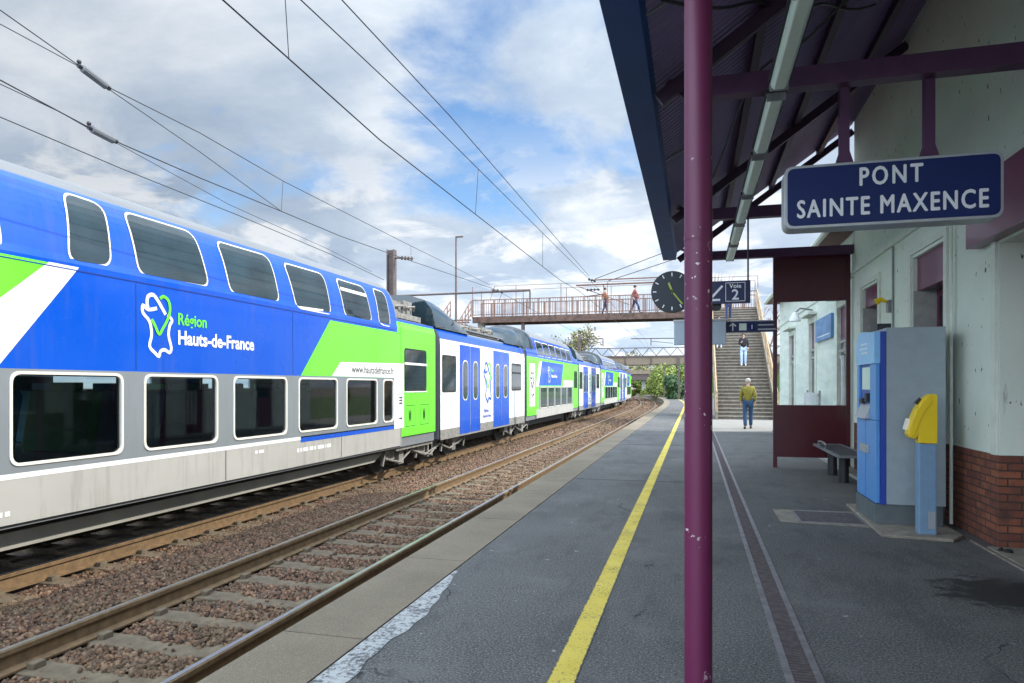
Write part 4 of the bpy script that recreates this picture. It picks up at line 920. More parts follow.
# ------------------------------------------------------------------ ticket machine, validator, bench, covers, drains
tm = thing('ticket_machine', 'tall blue and grey ticket vending machine standing against the station wall', 'ticket machine', (2.25, 8.5, 0))
mx0, mx1, my0, my1 = 1.87, 2.53, 7.99, 8.86
MB().box(mx0 - .01, mx1 - .02, my0 + .02, my1, .03, .24).build('plinth', 'plinth_grey', tm, bevel=.006)
MB().box(mx0 + .10, mx1, my0, my1 + .01, .243, 2.12).build('cabinet', 'machine_grey', tm, bevel=.008)
MB().box(mx0 + .045, mx0 + .098, my0 - .004, my1 + .014, .243, 2.08).build('front_rim', 'machine_dark_blue', tm)
mb = MB(); fx0, fx1 = mx0, mx0 + .043
mb.box(fx0, fx1, my0 + .02, my1, .25, 1.13); mb.box(fx0, fx1, my0 + .02, my0 + .26, 1.133, 1.74); mb.box(fx0, fx1, my1 - .10, my1, 1.133, 1.74); mb.build('front_panel', 'machine_blue', tm, bevel=.006)
mb = MB(); hp = [(my0 + .02, 1.743), (my1, 1.743), (my1, 1.96)] + [(my1 - .02 - .24 * (1 - math.cos(q)), 1.97 + .15 * math.sin(q)) for q in [k * math.pi / 20 for k in range(11)]] + [(my0 + .26, 2.09), (my0 + .02, 2.08)]
mb.prism(hp, 'x', mx0 - .01, mx0 + .044); mb.build('header', 'machine_sky', tm)
for q, w in ((1.96, .3), (1.91, .36), (1.86, .26)): MB().box(mx0 - .0125, mx0 - .0105, my0 + .32, my0 + .32 + w, q, q + .018).build('header_line', 'white', tm)
MB().box(mx0 + .022, mx0 + .044, my0 + .262, my1 - .102, 1.14, 1.735).build('recess', 'machine_dark_blue', tm)
MB().box(mx0 + .010, mx0 + .02, my0 + .30, my0 + .66, 1.46, 1.71).build('screen', 'light_diffuser', tm)
mb = MB(); mb.prism([(mx0 - .05, 1.14), (mx0 + .02, 1.14), (mx0 + .02, 1.30)], 'y', my0 + .27, my1 - .11); mb.build('shelf', 'sign_frame', tm)
mb = MB(); mb.box(mx0 - .02, mx0 + .02, my0 + .33, my0 + .42, 1.32, 1.42); mb.box(mx0 - .02, mx0 + .02, my0 + .55, my0 + .68, 1.30, 1.36); mb.build('card_slot', 'dark_metal', tm)
MB().box(mx0 - .025, mx0 - .002, my0 + .3, my0 + .62, .76, .85).build('coin_tray', 'sign_frame', tm)
MB().box(mx0 + .12, mx0 + .26, my0 + .45, my0 + .75, 2.123, 2.20).build('top_box', 'dark_metal', tm)
mb = MB(); mb.box(mx0 - .002, mx0 + .001, my0 + .44, my0 + .447, .26, 1.12); mb.build('panel_seam', 'machine_dark_blue', tm)
vl = thing('ticket_validator', 'yellow-headed ticket validator on a blue-grey post in front of the ticket machine', 'validator', (2.25, 7.62, 0))
vx, vy = 2.235, 7.60
MB().box(vx - .085, vx + .075, vy - .05, vy + .07, .03, .93).build('post', 'validator_blue', vl, bevel=.012)
mb = MB(); mb.prism([(vx + .08, .932), (vx + .08, 1.405), (vx + .068, 1.42), (vx + .02, 1.42), (vx - .04, 1.375), (vx - .10, 1.28), (vx - .145, 1.17), (vx - .175, 1.06), (vx - .178, 1.02), (vx - .16, .985), (vx - .13, .975), (vx - .10, .99), (vx - .088, 1.02), (vx - .085, .932)], 'y', vy - .055, vy + .072); mb.build('validator_head', 'validator_yellow', vl, bevel=.007)
mb = MB(); band = [(vx + .01, 1.405), (vx - .045, 1.355), (vx - .10, 1.26), (vx - .142, 1.15), (vx - .165, 1.06), (vx - .165, 1.01), (vx - .135, .995), (vx - .11, 1.05), (vx - .075, 1.16), (vx - .03, 1.26), (vx + .03, 1.33)]
mb.prism(band, 'y', vy - .064, vy - .056); mb.build('side_rib', 'validator_yellow', vl, bevel=.003)
mb = MB(); mb.bar((vx - .150, vy + .01, 1.17), (vx - .178, vy + .01, 1.06), .07, .012, up=(0, 1, 0)); mb.build('instruction_label', 'white', vl)
mb = MB(); mb.bar((vx - .082, vy + .01, 1.315), (vx - .04, vy + .01, 1.365), .06, .018, up=(0, 1, 0)); mb.build('ticket_slot', 'dark_metal', vl)
mb = MB(); mb.box(vx - .0, vx + .06, vy - .0545, vy - .0505, .09, .26); mb.build('sticker', 'sign_frame', vl)
struct(MB().prism([(1.80, 7.46), (2.40, 7.38), (2.56, 7.62), (2.60, 9.3), (1.84, 9.3)], 'z', .0, .032), 'machine_pad', 'pad_concrete', bevel=.008)
struct(MB().add([(.92, 8.0, .004), (1.82, 7.9, .004), (1.82, 8.86, .004), (.92, 8.82, .004)], [(0, 1, 2, 3)]), 'cover_surround', 'pad_concrete')
ic = thing('inspection_cover', 'rusty rectangular inspection cover set in concrete beside the ticket machine', 'cover', (1.5, 8.4, 0))
MB().box(1.15, 1.79, 8.08, 8.74, .004, .008).build('cover_plate', 'grate_rust', ic)
mb = MB()
for q in ((1.12, 1.15, 8.05, 8.77), (1.79, 1.82, 8.05, 8.77)): mb.box(*q, .004, .0095)
mb.box(1.15, 1.79, 8.05, 8.08, .004, .0095); mb.box(1.15, 1.79, 8.74, 8.77, .004, .0095); mb.build('cover_frame', 'grate_steel', ic)
dr = thing('drain_channel', 'long narrow steel drain grating running down the platform behind the column', 'drain', (.545, 10, 0))
mb = MB(); mb.box(.452, .49, -2, 23.5, .0, .008); mb.box(.60, .638, -2, 23.5, .0, .008); mb.build('channel_edge', 'grate_steel', dr)
mb = MB()
for k in range(600): mb.box(.49, .60, 1.2 + k * .037, 1.2 + k * .037 + .021, .001, .0065)
mb.build('grating', 'grate_rust', dr)['kind'] = 'stuff'
MB().box(.49, .60, -2, 23.5, -.002, .0015).build('channel_bed', 'dark_interior', dr)
dw = thing('wall_gutter', 'rusty gutter channel along the foot of the brick wall', 'drain', (2.62, 5, 0))
MB().box(2.60, 2.68, 1, 7.5, .001, .007).build('channel_cover', 'grate_rust', dw); mb = MB(); mb.box(2.575, 2.60, 1, 7.5, 0, .011); mb.build('channel_edge', 'pad_concrete', dw)
mb = MB(); mb.sphere((2.70, 6.98, .03), .03, 5, (1.3, 1, .8)); mb.sphere((2.66, 7.04, .02), .022, 5, (1, 1.4, .8)); mb.sphere((2.69, 7.10, .02), .02, 5)
tag(mb.build('debris', 'dark_interior'), 'little heap of dark litter at the foot of the brick pier', 'litter')
bn = thing('bench', 'dark wire-mesh bench on stout legs against the wall beyond the ticket machine', 'bench', (2.3, 11.9, 0))
mb = MB()
for k in range(12): mb.bar((2.08 + k * .036, 11.05, .46), (2.08 + k * .036, 13.05, .46), .014)
for k in range(24): mb.bar((2.07, 10.92 + k * .092, .448), (2.48, 10.92 + k * .092, .448), .012)
mb.build('seat', 'bench_grey', bn)['kind'] = 'stuff'
mb = MB(); mb.bar((2.06, 10.88, .46), (2.06, 13.07, .46), .035); mb.bar((2.49, 10.88, .46), (2.49, 13.07, .46), .035); mb.bar((2.06, 10.88, .462), (2.49, 10.88, .462), .033); mb.bar((2.06, 13.07, .462), (2.49, 13.07, .462), .033); mb.build('seat_frame', 'grey_metal', bn)
for y in (11.55, 12.45): mb = MB(); mb.tube([(2.25, y, 0), (2.25, y, .43)], .075, 12); mb.build('leg', 'dark_metal', bn)
mb = MB(); mb.tube(smooth_pts([(2.08, 12.1, .47), (2.08, 12.12, .55), (2.08, 12.7, .55), (2.08, 12.72, .47)], 3), .014, 6); mb.build('armrest', 'galv', bn)
# paving joints across the asphalt and a kerb along the wall
mb = MB()
for y in (10.9, 17.6): mb.box(-1.87, .44, y, y + .02, .0005, .003)
mb.box(1.25, 2.6, 16.3, 16.33, .0005, .003); struct(mb, 'asphalt_joint', 'dark_interior')
struct(MB().add([(.2, 23.3, .004), (4.4, 23.3, .004), (4.4, 32.2, .004), (.2, 32.2, .004)], [(0, 1, 2, 3)]), 'stair_landing', 'pale_concrete')
struct(MB().box(2.50, 2.74, 9.35, 24.0, .0, .05), 'wall_kerb', 'concrete')

# ------------------------------------------------------------------ footbridge and its stairs
fb = thing('footbridge', 'rusty steel footbridge with a barred railing crossing above the train', 'footbridge', (-5, 43, 0))
BX0, BX1, DZ = -13.9, 3.6, 5.98
MB().box(BX0, BX1, 42.0, 44.0, DZ - .12, DZ).build('deck', 'deck_rust', fb)
for y in (42.0, 43.85): MB().box(BX0, BX1, y, y + .15, DZ - .40, DZ - .123).build('girder', 'deck_rust', fb)
def bridge_rail(y):
    mb = MB(); n = 24; L = BX1 - BX0
    for z in (DZ + .12, DZ + 1.08): mb.bar((BX0, y, z), (BX1, y, z), .05)
    for i in range(n + 1): mb.bar((BX0 + L * i / n, y, DZ - .1), (BX0 + L * i / n, y, DZ + 1.08), .055)
    for i in range(n * 5): mb.bar((BX0 + L * (i + .5) / (n * 5), y + .01, DZ + .12), (BX0 + L * (i + .5) / (n * 5), y + .01, DZ + 1.06), .022)
    mb.build('railing', 'rust_steel', fb)
    mb = MB()
    for i in range(0, n + 1, 4): mb.bar((BX0 + L * i / n, y, DZ + 1.08), (BX0 + L * i / n, y, DZ + 1.95), .035)
    mb.bar((BX0 + 1.5, y, DZ + 1.95), (BX1, y, DZ + 1.95), .025); mb.bar((BX0 + 1.5, y, DZ + 1.95), (BX0 + 1.2, y, DZ + 1.1), .03); mb.build('guard_rail', 'rust_steel', fb)
bridge_rail(42.03); bridge_rail(43.92)
for x in (BX0 + .3, BX1 - .3): MB().box(x - .2, x + .2, 42.8, 43.2, -1.3, DZ - .123).build('support_pillar', 'concrete', fb)
st = thing('bridge_stairs', 'long grey stair with tan rails climbing from the platform to the footbridge', 'stairs', (2.3, 32, 0))
NS = 36; sy0, sy1, sx0, sx1 = 32.0, 41.7, 1.05, 3.45
tr = MB(); ri = MB()
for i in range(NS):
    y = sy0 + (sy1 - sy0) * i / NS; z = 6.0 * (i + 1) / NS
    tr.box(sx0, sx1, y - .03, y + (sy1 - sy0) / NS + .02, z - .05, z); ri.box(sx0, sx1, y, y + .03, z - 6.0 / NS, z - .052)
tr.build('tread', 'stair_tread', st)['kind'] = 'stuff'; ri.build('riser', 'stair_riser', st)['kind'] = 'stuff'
for x in (sx0 - .13, sx1 + .01):
    mb = MB(); mb.prism([(sy0 - .4, 0), (sy0 + .3, -.0), (sy1, 5.5), (sy1, 6.35), (sy0 - .4, .35)], 'x', x, x + .12); mb.build('stringer', 'stringer_grey', st)
    mb = MB()
    for zo in (.62, .86, 1.1): mb.bar((x + .06, sy0 - .35, zo + .1), (x + .06, sy1, 6.05 + zo), .05, .12)
    for i in range(9): y = sy0 - .3 + i * 1.22; z = .1 + max(0, 6.0 * (y - sy0) / (sy1 - sy0)); mb.bar((x + .06, y, z), (x + .06, y, z + 1.2), .09)
    mb.build('handrail', 'rail_wood', st)
s2 = thing('bridge_stairs', 'rusty far stair railing dropping away at the left end of the footbridge', 'stairs', (-14.5, 41, 0))
mb = MB()
for i in range(20): mb.box(-15.4, -13.95, 41.9 - i * .3 - .3, 41.9 - i * .3, DZ - (i + 1) * .19 - .05, DZ - (i + 1) * .19)
mb.build('tread', 'deck_rust', s2)['kind'] = 'stuff'
mb = MB()
for x in (-15.4, -13.97):
    for zo in (.2, .6, 1.05): mb.bar((x, 41.95, DZ + zo), (x, 36.0, DZ - 3.8 + zo), .045)
    for i in range(11): mb.bar((x, 41.95 - i * .59, DZ - i * .375), (x, 41.95 - i * .59, DZ - i * .375 + 1.05), .045)
mb.build('handrail', 'rust_steel', s2)

# ------------------------------------------------------------------ overhead line: masts, arms, wires, insulators
def insulator(mb, a, b, n=5, r_=.06):
    a, b = Vector(a), Vector(b); mb.tube([a, b], .02, 6)
    for i in range(n): p = a.lerp(b, (i + .5) / n); q = (b - a).normalized() * .018; mb.tube([p - q, p + q], r_, 10)
XA, YA = -10.6, P(391.5, 300, X=-10.6).y
ma = thing('catenary_mast', 'brown steel mast rising behind the near carriage with a long arm over the far track', 'mast', (XA, YA, -.6))
zt = P(391.5, 250, X=XA).z
mb = MB(); mb.box(XA - .14, XA - .11, YA - .13, YA + .13, -.6, zt); mb.box(XA + .11, XA + .14, YA - .13, YA + .13, -.6, zt); mb.box(XA - .11, XA + .11, YA - .012, YA + .012, -.6, zt); mb.build('mast_post', 'mast_brown', ma)
za = P(391, 296, X=XA).z
mb = MB(); xe = P(530, 288, Y=YA).x; mb.tube([(XA + .14, YA, za), (xe, YA, za + .02)], .035, 8); mb.tube([(xe, YA, za + .02), (xe, YA, za - .62)], .028, 8); mb.build('arm', 'mast_brown', ma)
mb = MB(); mb.tube([(XA + .14, YA, zt - .3), (XA + .35, YA, zt - .3)], .035, 8); insulator(mb, (XA + .35, YA, zt - .3), (XA + .85, YA, zt - .36), 4, .075); mb.build('insulator', 'mast_brown', ma)
mb = MB(); xi = P(494, 289, Y=YA).x; insulator(mb, (xi, YA - .3, za + .04), (xi + .3, YA + .2, za + .03), 3); mb.build('insulator', 'mast_brown', ma)
XC, YCm = .12, 24.4
mc = thing('catenary_mast', 'mast standing on the platform behind the column with twin stays over the near track', 'mast', (XC, YCm, 0))
zc1 = 7.2
mb = MB(); mb.box(XC - .09, XC - .07, YCm - .09, YCm + .09, 0, zc1); mb.box(XC + .07, XC + .09, YCm - .09, YCm + .09, 0, zc1); mb.box(XC - .07, XC + .07, YCm - .01, YCm + .01, 0, zc1); mb.build('mast_post', 'mast_brown', mc)
xe = P(576, 286, Y=YCm).x; zb = P(600, 284.5, Y=YCm).z
mb = MB(); mb.tube([(XC, YCm, zb), (xe, YCm, zb)], .028, 8); mb.tube([(XC, YCm, zb + .17), (xe + .6, YCm, zb + .17)], .022, 8); mb.tube([(xe + 1.0, YCm, zb), (xe + 1.0, YCm, zb - .35), (xe + .3, YCm, zb - .42)], .02, 6); mb.tube([(xe + .1, YCm, zb - .05), (xe + 1.9, YCm, zb - .75)], .016, 6); mb.build('arm', 'rust_steel', mc)
mb = MB()
for q, zq in ((595, 279), (608, 281)): mb.tube([tuple(P(q, zq, Y=YCm)), (XC, YCm, P(690, 240 if q == 595 else 252, Y=YCm).z)], .014, 6)
mb.build('stay', 'mast_brown', mc)
mb = MB(); a = P(588, 279, Y=YCm); insulator(mb, a, a + Vector((.28, 0, -.1)), 3, .05); a = P(586, 290, Y=YCm); insulator(mb, a, a + Vector((.5, 0, .0)), 4, .05); mb.build('insulator', 'dark_metal', mc)
def simple_mast(label, px, Xm, ytop, arm_to, arm_y, drop=None, s=.12):
    p = P(px, ytop, X=Xm); r_ = thing('catenary_mast', label, 'mast', (Xm, p.y, -.6)); MB().box(Xm - s, Xm + s, p.y - s, p.y + s, -.6, p.z).build('mast_post', 'mast_brown', r_)
    if arm_to:
        z = P(px, arm_y, X=Xm).z; xe = P(arm_to, arm_y, Y=p.y).x; mb = MB(); mb.tube([(Xm, p.y, z), (xe, p.y, z + .05)], .06, 6); xd = xe if drop is None else P(drop, arm_y, Y=p.y).x
        mb.tube([(xd, p.y, z), (xd, p.y, z - .7)], .05, 6); mb.tube([(Xm + (xe - Xm) * .35, p.y, z - .5), (xd, p.y, z - .25)], .035, 6); mb.build('arm', 'mast_brown', r_)
simple_mast('mast behind the train just under the left half of the footbridge', 523, -10.6, 320, None, 0, s=.1)
simple_mast('far mast beyond the footbridge with its arm reaching right over the train', 579, -10.6, 338, 603, 339.5)
simple_mast('far platform mast with its arm reaching left under the footbridge', 696, .2, 334, 631, 338, 651)
simple_mast('slim grey post among the green bushes, left of two', 664, 1.5 - 5.2, 364, None, 0, s=.09); simple_mast('slim grey post in front of the dark shrub beyond the platform end', 679, -1.6, 358, None, 0, s=.10)
lp = thing('lamp_post', 'tall thin lamp post with a short arm standing beyond the train', 'lamp post', (-12, P(456, 300, X=-12).y, -.9))
ly = P(456, 300, X=-12).y; lz = P(456, 237, X=-12).z
mb = MB(); mb.tube([(-12, ly, -.9), (-12, ly, lz - 3), (-12, ly, lz)], [.075, .06, .04], 8); mb.build('pole', 'mast_brown', lp)
MB().box(-12.02, -11.62, ly - .06, ly + .06, lz - .03, lz + .03).build('lamp_head', 'mast_brown', lp)
def wire(label, pts, r_=.008, name='overhead_wire'):
    mb = MB(); mb.tube(pts, r_, 5); return tag(mb.build(name, 'wire'), label, 'wire', 'overhead line wires')
def W2(X, *px): return [P(*q, X=X) for q in px]
def ext(pts, s0=None):                                  # carry a wire on beyond the left picture edge
    a, b = pts[0], pts[1]; d = (a - b).normalized(); return [a + d * 6] + pts
arc = lambda x, z, s0, s1: [Vector((*path(s0 + (s1 - s0) * i / 12, x)[:2], z)) for i in range(13)]
n1 = ext(W2(-4.0, (223, 0), (380, 140), (560, 280))); m1 = ext(W2(-3.95, (301, 0), (430, 121), (588, 278))); m2 = ext(W2(-3.7, (342, 0), (450, 116), (589, 276)))
wire('contact wire over the empty near track, lowest of its three wires', n1 + [Vector((-4.0, 24.4, 4.93))] + arc(-4.0, 4.95, 40, 120), .0085)
wire('middle wire of the three over the empty near track', m1 + arc(-4.0, 5.6, 30, 118)[1:], .0075); wire('uppermost wire of the three over the empty near track', m2, .0075)
def dropper(label, a, b): wire(label, [a, b], .005, 'dropper_wire')
def at_px(pts, px):
    best = None
    for a, b in zip(pts, pts[1:]):
        for i in range(41):
            p = a.lerp(b, i / 40); u = p.x * CT + p.y * ST; d = -p.x * ST + p.y * CT
            if d < .5: continue
            q = abs(512 + F * u / d - px)
            if best is None or q < best[0]: best = (q, p)
    return best[1]
for px in (290, 475, 543): a = at_px(n1, px); dropper({290: 'thin dropper near the top of the picture hanging above the near track', 475: 'thin dropper midway along the near track wires', 543: 'thin dropper nearest the footbridge on the near track wires'}[px], a, at_px(m1, px + (-4 if px == 290 else 0)))
l1 = ext(W2(-7.45, (0, 80), (88, 127))); l1b = W2(-7.45, (117, 142), (200, 178), (283, 212), (340, 236), (408, 260), (494, 289))
wire('contact wire over the train, joined by the lower grey insulator', l1 + l1b + arc(-7.42, 5.0, 40, 110), .0085)
l2 = ext(W2(-7.6, (0, 10), (78, 65))); l2b = W2(-7.6, (110, 88), (200, 133), (283, 181), (405, 243), (490, 285)); wire('upper wire over the train passing through the upper grey insulator', l2 + l2b, .007)
wire('slanting wire running from the upper insulator down to the contact wire', W2(-7.5, (110, 90), (200, 152), (281, 211)), .006)
wire('short upper wire meeting the upper insulator from the left edge', ext(W2(-7.8, (0, 24), (78, 66))), .006); wire('short wire meeting the lower insulator from the left edge', ext(W2(-7.7, (0, 84), (60, 112), (88, 128))), .006)
wire('lowest wire skimming just above the train roof', ext(W2(-7.9, (0, 117), (120, 168), (240, 216), (330, 254), (384, 280))), .007)
wire('faint wire crossing down behind the contact wire to the mast', W2(-8.0, (118, 144), (230, 205), (330, 250), (372, 272)), .005)
dropper('thin dropper hanging between the two wires over the train', at_px(l1b, 282), at_px(l2b, 283)); dropper('thin dropper just right of the brown mast', at_px(l1b, 411), at_px(l2b, 411))
for lb, (a, b), X in (('upper grey sausage-shaped insulator strung between wires at the left', ((78, 65), (110, 89)), -7.6), ('lower grey sausage-shaped insulator strung between wires at the left', ((88, 127), (117, 142)), -7.45)):
    a, b = P(*a, X=X), P(*b, X=X); t_ = thing('line_insulator', lb, 'insulator', tuple(a), 0, 'insulators strung in the wires')
    mb = MB(); d = b - a; mb.tube([a + d * .1, a + d * .14, a + d * .86, a + d * .9], [.02, .05, .05, .02], 10); mb.build('insulator_body', 'insulator_grey', t_)
    mb = MB(); mb.tube([a, a + d * .1], .03, 6); mb.tube([a + d * .9, b], .03, 6); mb.sphere(a + d * .03 + Vector((0, 0, .05)), .03, 4); mb.build('clamp', 'dark_metal', t_)
hz = thing('roof_pantograph', 'dark folded roof gear standing above the end of the near carriage', 'roof gear', (-7.2, 14, 3.2)) if False else None

# ------------------------------------------------------------------ far bridges
rb = thing('road_bridge', 'brown girder bridge with a lattice parapet crossing beyond the footbridge', 'bridge', (-8, 98, 0))
GY = 98; g0 = P(590, 357, Y=GY); g1 = P(700, 352, Y=GY); gl = P(600, 365, Y=GY).z; gx0, gx1 = g0.x - 4, 14
MB().box(gx0, gx1, GY, GY + 4, gl, g0.z).build('girder', 'girder', rb)
MB().box(gx0, gx1, GY - .12, GY - .005, g0.z - .12, g0.z + .1).build('girder_flange', 'mast_brown', rb)
mb = MB(); n = 17; L = gx1 - gx0; tz = P(600, 348.5, Y=GY).z
mb.bar((gx0, GY, tz), (gx1, GY, tz), .12)
for i in range(n): a = gx0 + L * i / n; b = a + L / n; mb.bar((a, GY, g0.z + .1), ((a + b) / 2, GY, tz), .09); mb.bar(((a + b) / 2, GY, tz), (b, GY, g0.z + .1), .09)
mb.build('lattice_parapet', 'mast_brown', rb)
for i in range(9): x = gx0 + L * (i + .5) / 9; MB().box(x - .09, x + .09, GY - .16, GY - .13, gl, g0.z).build('stiffener', 'mast_brown', rb)
for x in (gx0 + .8, 6.5): MB().box(x - .7, x + .7, GY + .3, GY + 3.7, -1.3, gl - .003).build('abutment', 'concrete', rb)
ob = thing('road_bridge', 'dark concrete road bridge on a single pier at the far bend of the line', 'bridge', (-18, 150, 0))
OY = 150; o0 = P(575, 373, Y=OY); o1 = P(655, 380, Y=OY)
MB().box(o0.x, o1.x + 2, OY, OY + 9, o1.z, o0.z).build('deck', 'mast_brown', ob); MB().box(o0.x, o1.x + 2, OY - .3, OY - .01, o0.z - .3, o0.z + .5).build('parapet', 'girder', ob)
p0 = P(641, 390, Y=OY).x; p1 = P(647, 390, Y=OY).x; MB().box(p0, p1, OY + 2, OY + 6, -1.3, o1.z - .003).build('pier', 'concrete', ob)
MB().box(o1.x + 2, o1.x + 30, OY, OY + 9, -1.3, o0.z + .3).build('abutment', 'grass', ob)

# ------------------------------------------------------------------ trees and bushes
def leafmesh(name, m_, parent, centers, radii, n, size, jit=1.0, parts_=1):
    cs = np.array(centers); rr = np.array(radii); w = rr ** 2 / np.sum(rr ** 2); idx = rng.choice(len(cs), n, p=w)
    d = rng.normal(size=(n, 3)); d /= np.linalg.norm(d, axis=1)[:, None]
    p = cs[idx] + d * (rr[idx] * rng.uniform(.35, 1.05, n) ** .6)[:, None]
    a = rng.normal(size=(n, 3)); a /= np.linalg.norm(a, axis=1)[:, None]; b = np.cross(a, d); b /= np.linalg.norm(b, axis=1)[:, None] + 1e-9
    s_ = size * rng.uniform(.5, 1.4, n)[:, None]
    V = np.stack([p - a * s_, p + b * s_ * .6, p + a * s_, p - b * s_ * .6], 1).reshape(-1, 3)
    Fc = np.arange(4 * n).reshape(-1, 4)
    me = bpy.data.meshes.new(name); inv = np.array(ROOTM[parent.name].inverted())
    V = V @ inv[:3, :3].T + inv[:3, 3]
    me.from_pydata(V.tolist(), [], Fc.tolist()); me.materials.append(M[m_]); o_ = bpy.data.objects.new(name, me); COL.objects.link(o_); o_.parent = parent; return o_
def bush(name, label, loc, h, w, m_, n=2500, size=.16, cat='bush', group=None, trunk=.2):
    r_ = thing(name, label, cat, loc, 0, group); k = 9; cs, rs = [], []
    for i in range(k): cs.append((loc[0] + random.uniform(-.5, .5) * w, loc[1] + random.uniform(-.4, .4) * w, loc[2] + h * random.uniform(.22, .85))); rs.append(random.uniform(.16, .34) * min(w, h))
    leafmesh('crown', m_, r_, cs, rs, n, size)
    mb = MB(); mb.tube([(loc[0], loc[1], loc[2] - .2), (loc[0] + .1, loc[1], loc[2] + h * .4)], [h * .035, h * .02], 7)
    for c_ in cs: mb.tube([(loc[0] + .05, loc[1], loc[2] + h * .15), c_], [h * .018, .02], 5)
    mb.build('trunk', 'bark', r_); return r_
def bare_tree(label, loc, h, spread, m_='twig', levels=5, cat='tree', seed=1, lean=1.0, buds=None, r0=None):
    rd = random.Random(seed); r_ = thing('bare_tree', label, cat, loc); tk, tw = MB(), MB(); tips = []
    def grow_(p, d, L, rad, lv):
        q = p + d * L; mid = p.lerp(q, .5) + Vector((rd.uniform(-1, 1), rd.uniform(-1, 1), 0)) * L * .05
        (tk if lv <= 1 else tw).tube([p, mid, q], [rad, rad * .85, rad * .65], 5 if lv > 1 else 8, cap=False); tips.append(q)
        if lv >= levels: return
        for i in range(3 if lv < 3 else 4):
            ax = Vector((rd.gauss(0, 1), rd.gauss(0, 1), rd.gauss(.25 * lean, .5))).normalized(); nd = (d * lean + ax * spread).normalized()
            grow_(p.lerp(q, rd.uniform(.45, 1.0)), nd, L * rd.uniform(.55, .8), rad * .58, lv + 1)
    grow_(Vector(loc), Vector((0, 0, 1)), h * .36, r0 or h * .02, 0)
    tk.build('trunk', 'bark', r_); tw.build('crown', m_, r_)
    if buds: leafmesh('foliage', buds, r_, [tuple(t) for t in tips], [h * .03] * len(tips), 1800, h * .012)
    return r_
t1 = P(583, 380, X=-15); bare_tree('olive brown budding tree beyond the footbridge, behind the train', (t1.x, t1.y, -.8), (P(583, 330, X=-15).z + .8) * 1.35, .75, 'twig', 5, seed=3, buds='leaf_olive')
t1 = P(553, 380, X=-19); bare_tree('thin bare tree left of the budding one, behind the train', (t1.x, t1.y, -.8), (P(553, 336, X=-19).z + .8) * 1.35, .7, 'twig', 4, seed=5)
for px, yt, X, sd, lb in ((707, 258, 1.4, 11, 'tall slender bare poplar glimpsed beside the column under the canopy'), (716, 262, 3.0, 12, 'second slender bare poplar, right of its taller twin')):
    a = P(px, 380, D=84); b = P(px, yt, D=84); bare_tree(lb, (a.x, a.y, -.8), (b.z + .8) * 1.12, .22, 'twig', 5, seed=sd, lean=1.6, r0=.12)
a = P(776, 380, D=58); bare_tree('reddish budding tree above the right stair rail', (a.x, a.y, -.8), (P(776, 276, D=58).z + .8) * .95, .6, 'twig_red', 5, seed=21)
a = P(660, 380, D=190)
for k, (px, D, yt, w, m_, lb) in enumerate(((622, 175, 362, 12, 'leaf_olive', 'brownish bush seen over the far end of the train'), (650, 170, 377, 6, 'leaf_mid', 'small green bush behind the pier of the far bridge'), (632, 158, 381, 5, 'leaf_spring', 'pale bush under the far bridge, left of its pier'), (656, 118, 379, 4, 'leaf_spring', 'pale spring-green bush nearest the bend of the track'), (667, 105, 371, 5, 'leaf_spring', 'tall yellow-green bush beyond the platform end'), (676, 92, 366, 5, 'leaf_spring', 'bright leafy bush rising behind the slim posts'), (681, 78, 376, 3.0, 'leaf_dark', 'dark green shrub at the end of the platform'), (691, 96, 360, 6, 'leaf_mid', 'mid-green tree partly behind the purple column'), (640, 230, 356, 26, 'leaf_olive', 'hazy brown thicket on the bank far beyond the bridges'), (690, 150, 354, 14, 'leaf_olive', 'bare brownish tree mass above the bushes by the column'), (605, 210, 358, 26, 'leaf_olive', 'brown thicket above the far end of the train roof'))):
    p = P(px, 386, D=D); z = P(px, yt, D=D).z; bush('bush', lb, (p.x, p.y, -1.0), (z + 1.0) * 1.0, w, m_, 3200, .10 + D * .0011, group='spring bushes and thickets at the far end')
mb = MB(); mb.add([(-60, 50, -.9), (-11.2, 50, -.9), (-40, 160, -.9), (-120, 160, -.9)], [(0, 1, 2, 3)]); struct(mb, 'grass_verge', 'grass')
mb = MB(); mb.sweep([(4.5, -.9), (4.6, -.05), (30, .2)], frames(26, 160, 4, 0, 0), closed=False); struct(mb, 'grass_bank', 'grass')
for p in bpy.data.objects['grass_bank'].data.polygons:
    if p.normal.z < 0: p.flip()

# ------------------------------------------------------------------ people
def skin_obj(name, pts, edges, rad, m_, parent, sub=1, root=0):
    me = bpy.data.meshes.new('tmp'); me.from_pydata(pts, edges, []); o_ = bpy.data.objects.new('tmp', me); COL.objects.link(o_)
    o_.modifiers.new('s', 'SKIN').use_smooth_shade = True
    for i, v in enumerate(me.skin_vertices[0].data): q = rad[i]; v.radius = (q, q) if not isinstance(q, tuple) else q; v.use_root = i == root
    sb_ = o_.modifiers.new('u', 'SUBSURF'); sb_.levels = sb_.render_levels = sub
    dg = bpy.context.evaluated_depsgraph_get(); dg.update(); m2 = bpy.data.meshes.new_from_object(o_.evaluated_get(dg)); m2.name = name
    bpy.data.objects.remove(o_); bpy.data.meshes.remove(me); m2.materials.clear(); m2.materials.append(M[m_])
    m2.polygons.foreach_set('use_smooth', [True] * len(m2.polygons))
    r_ = bpy.data.objects.new(name, m2); COL.objects.link(r_); r_.parent = parent; return r_
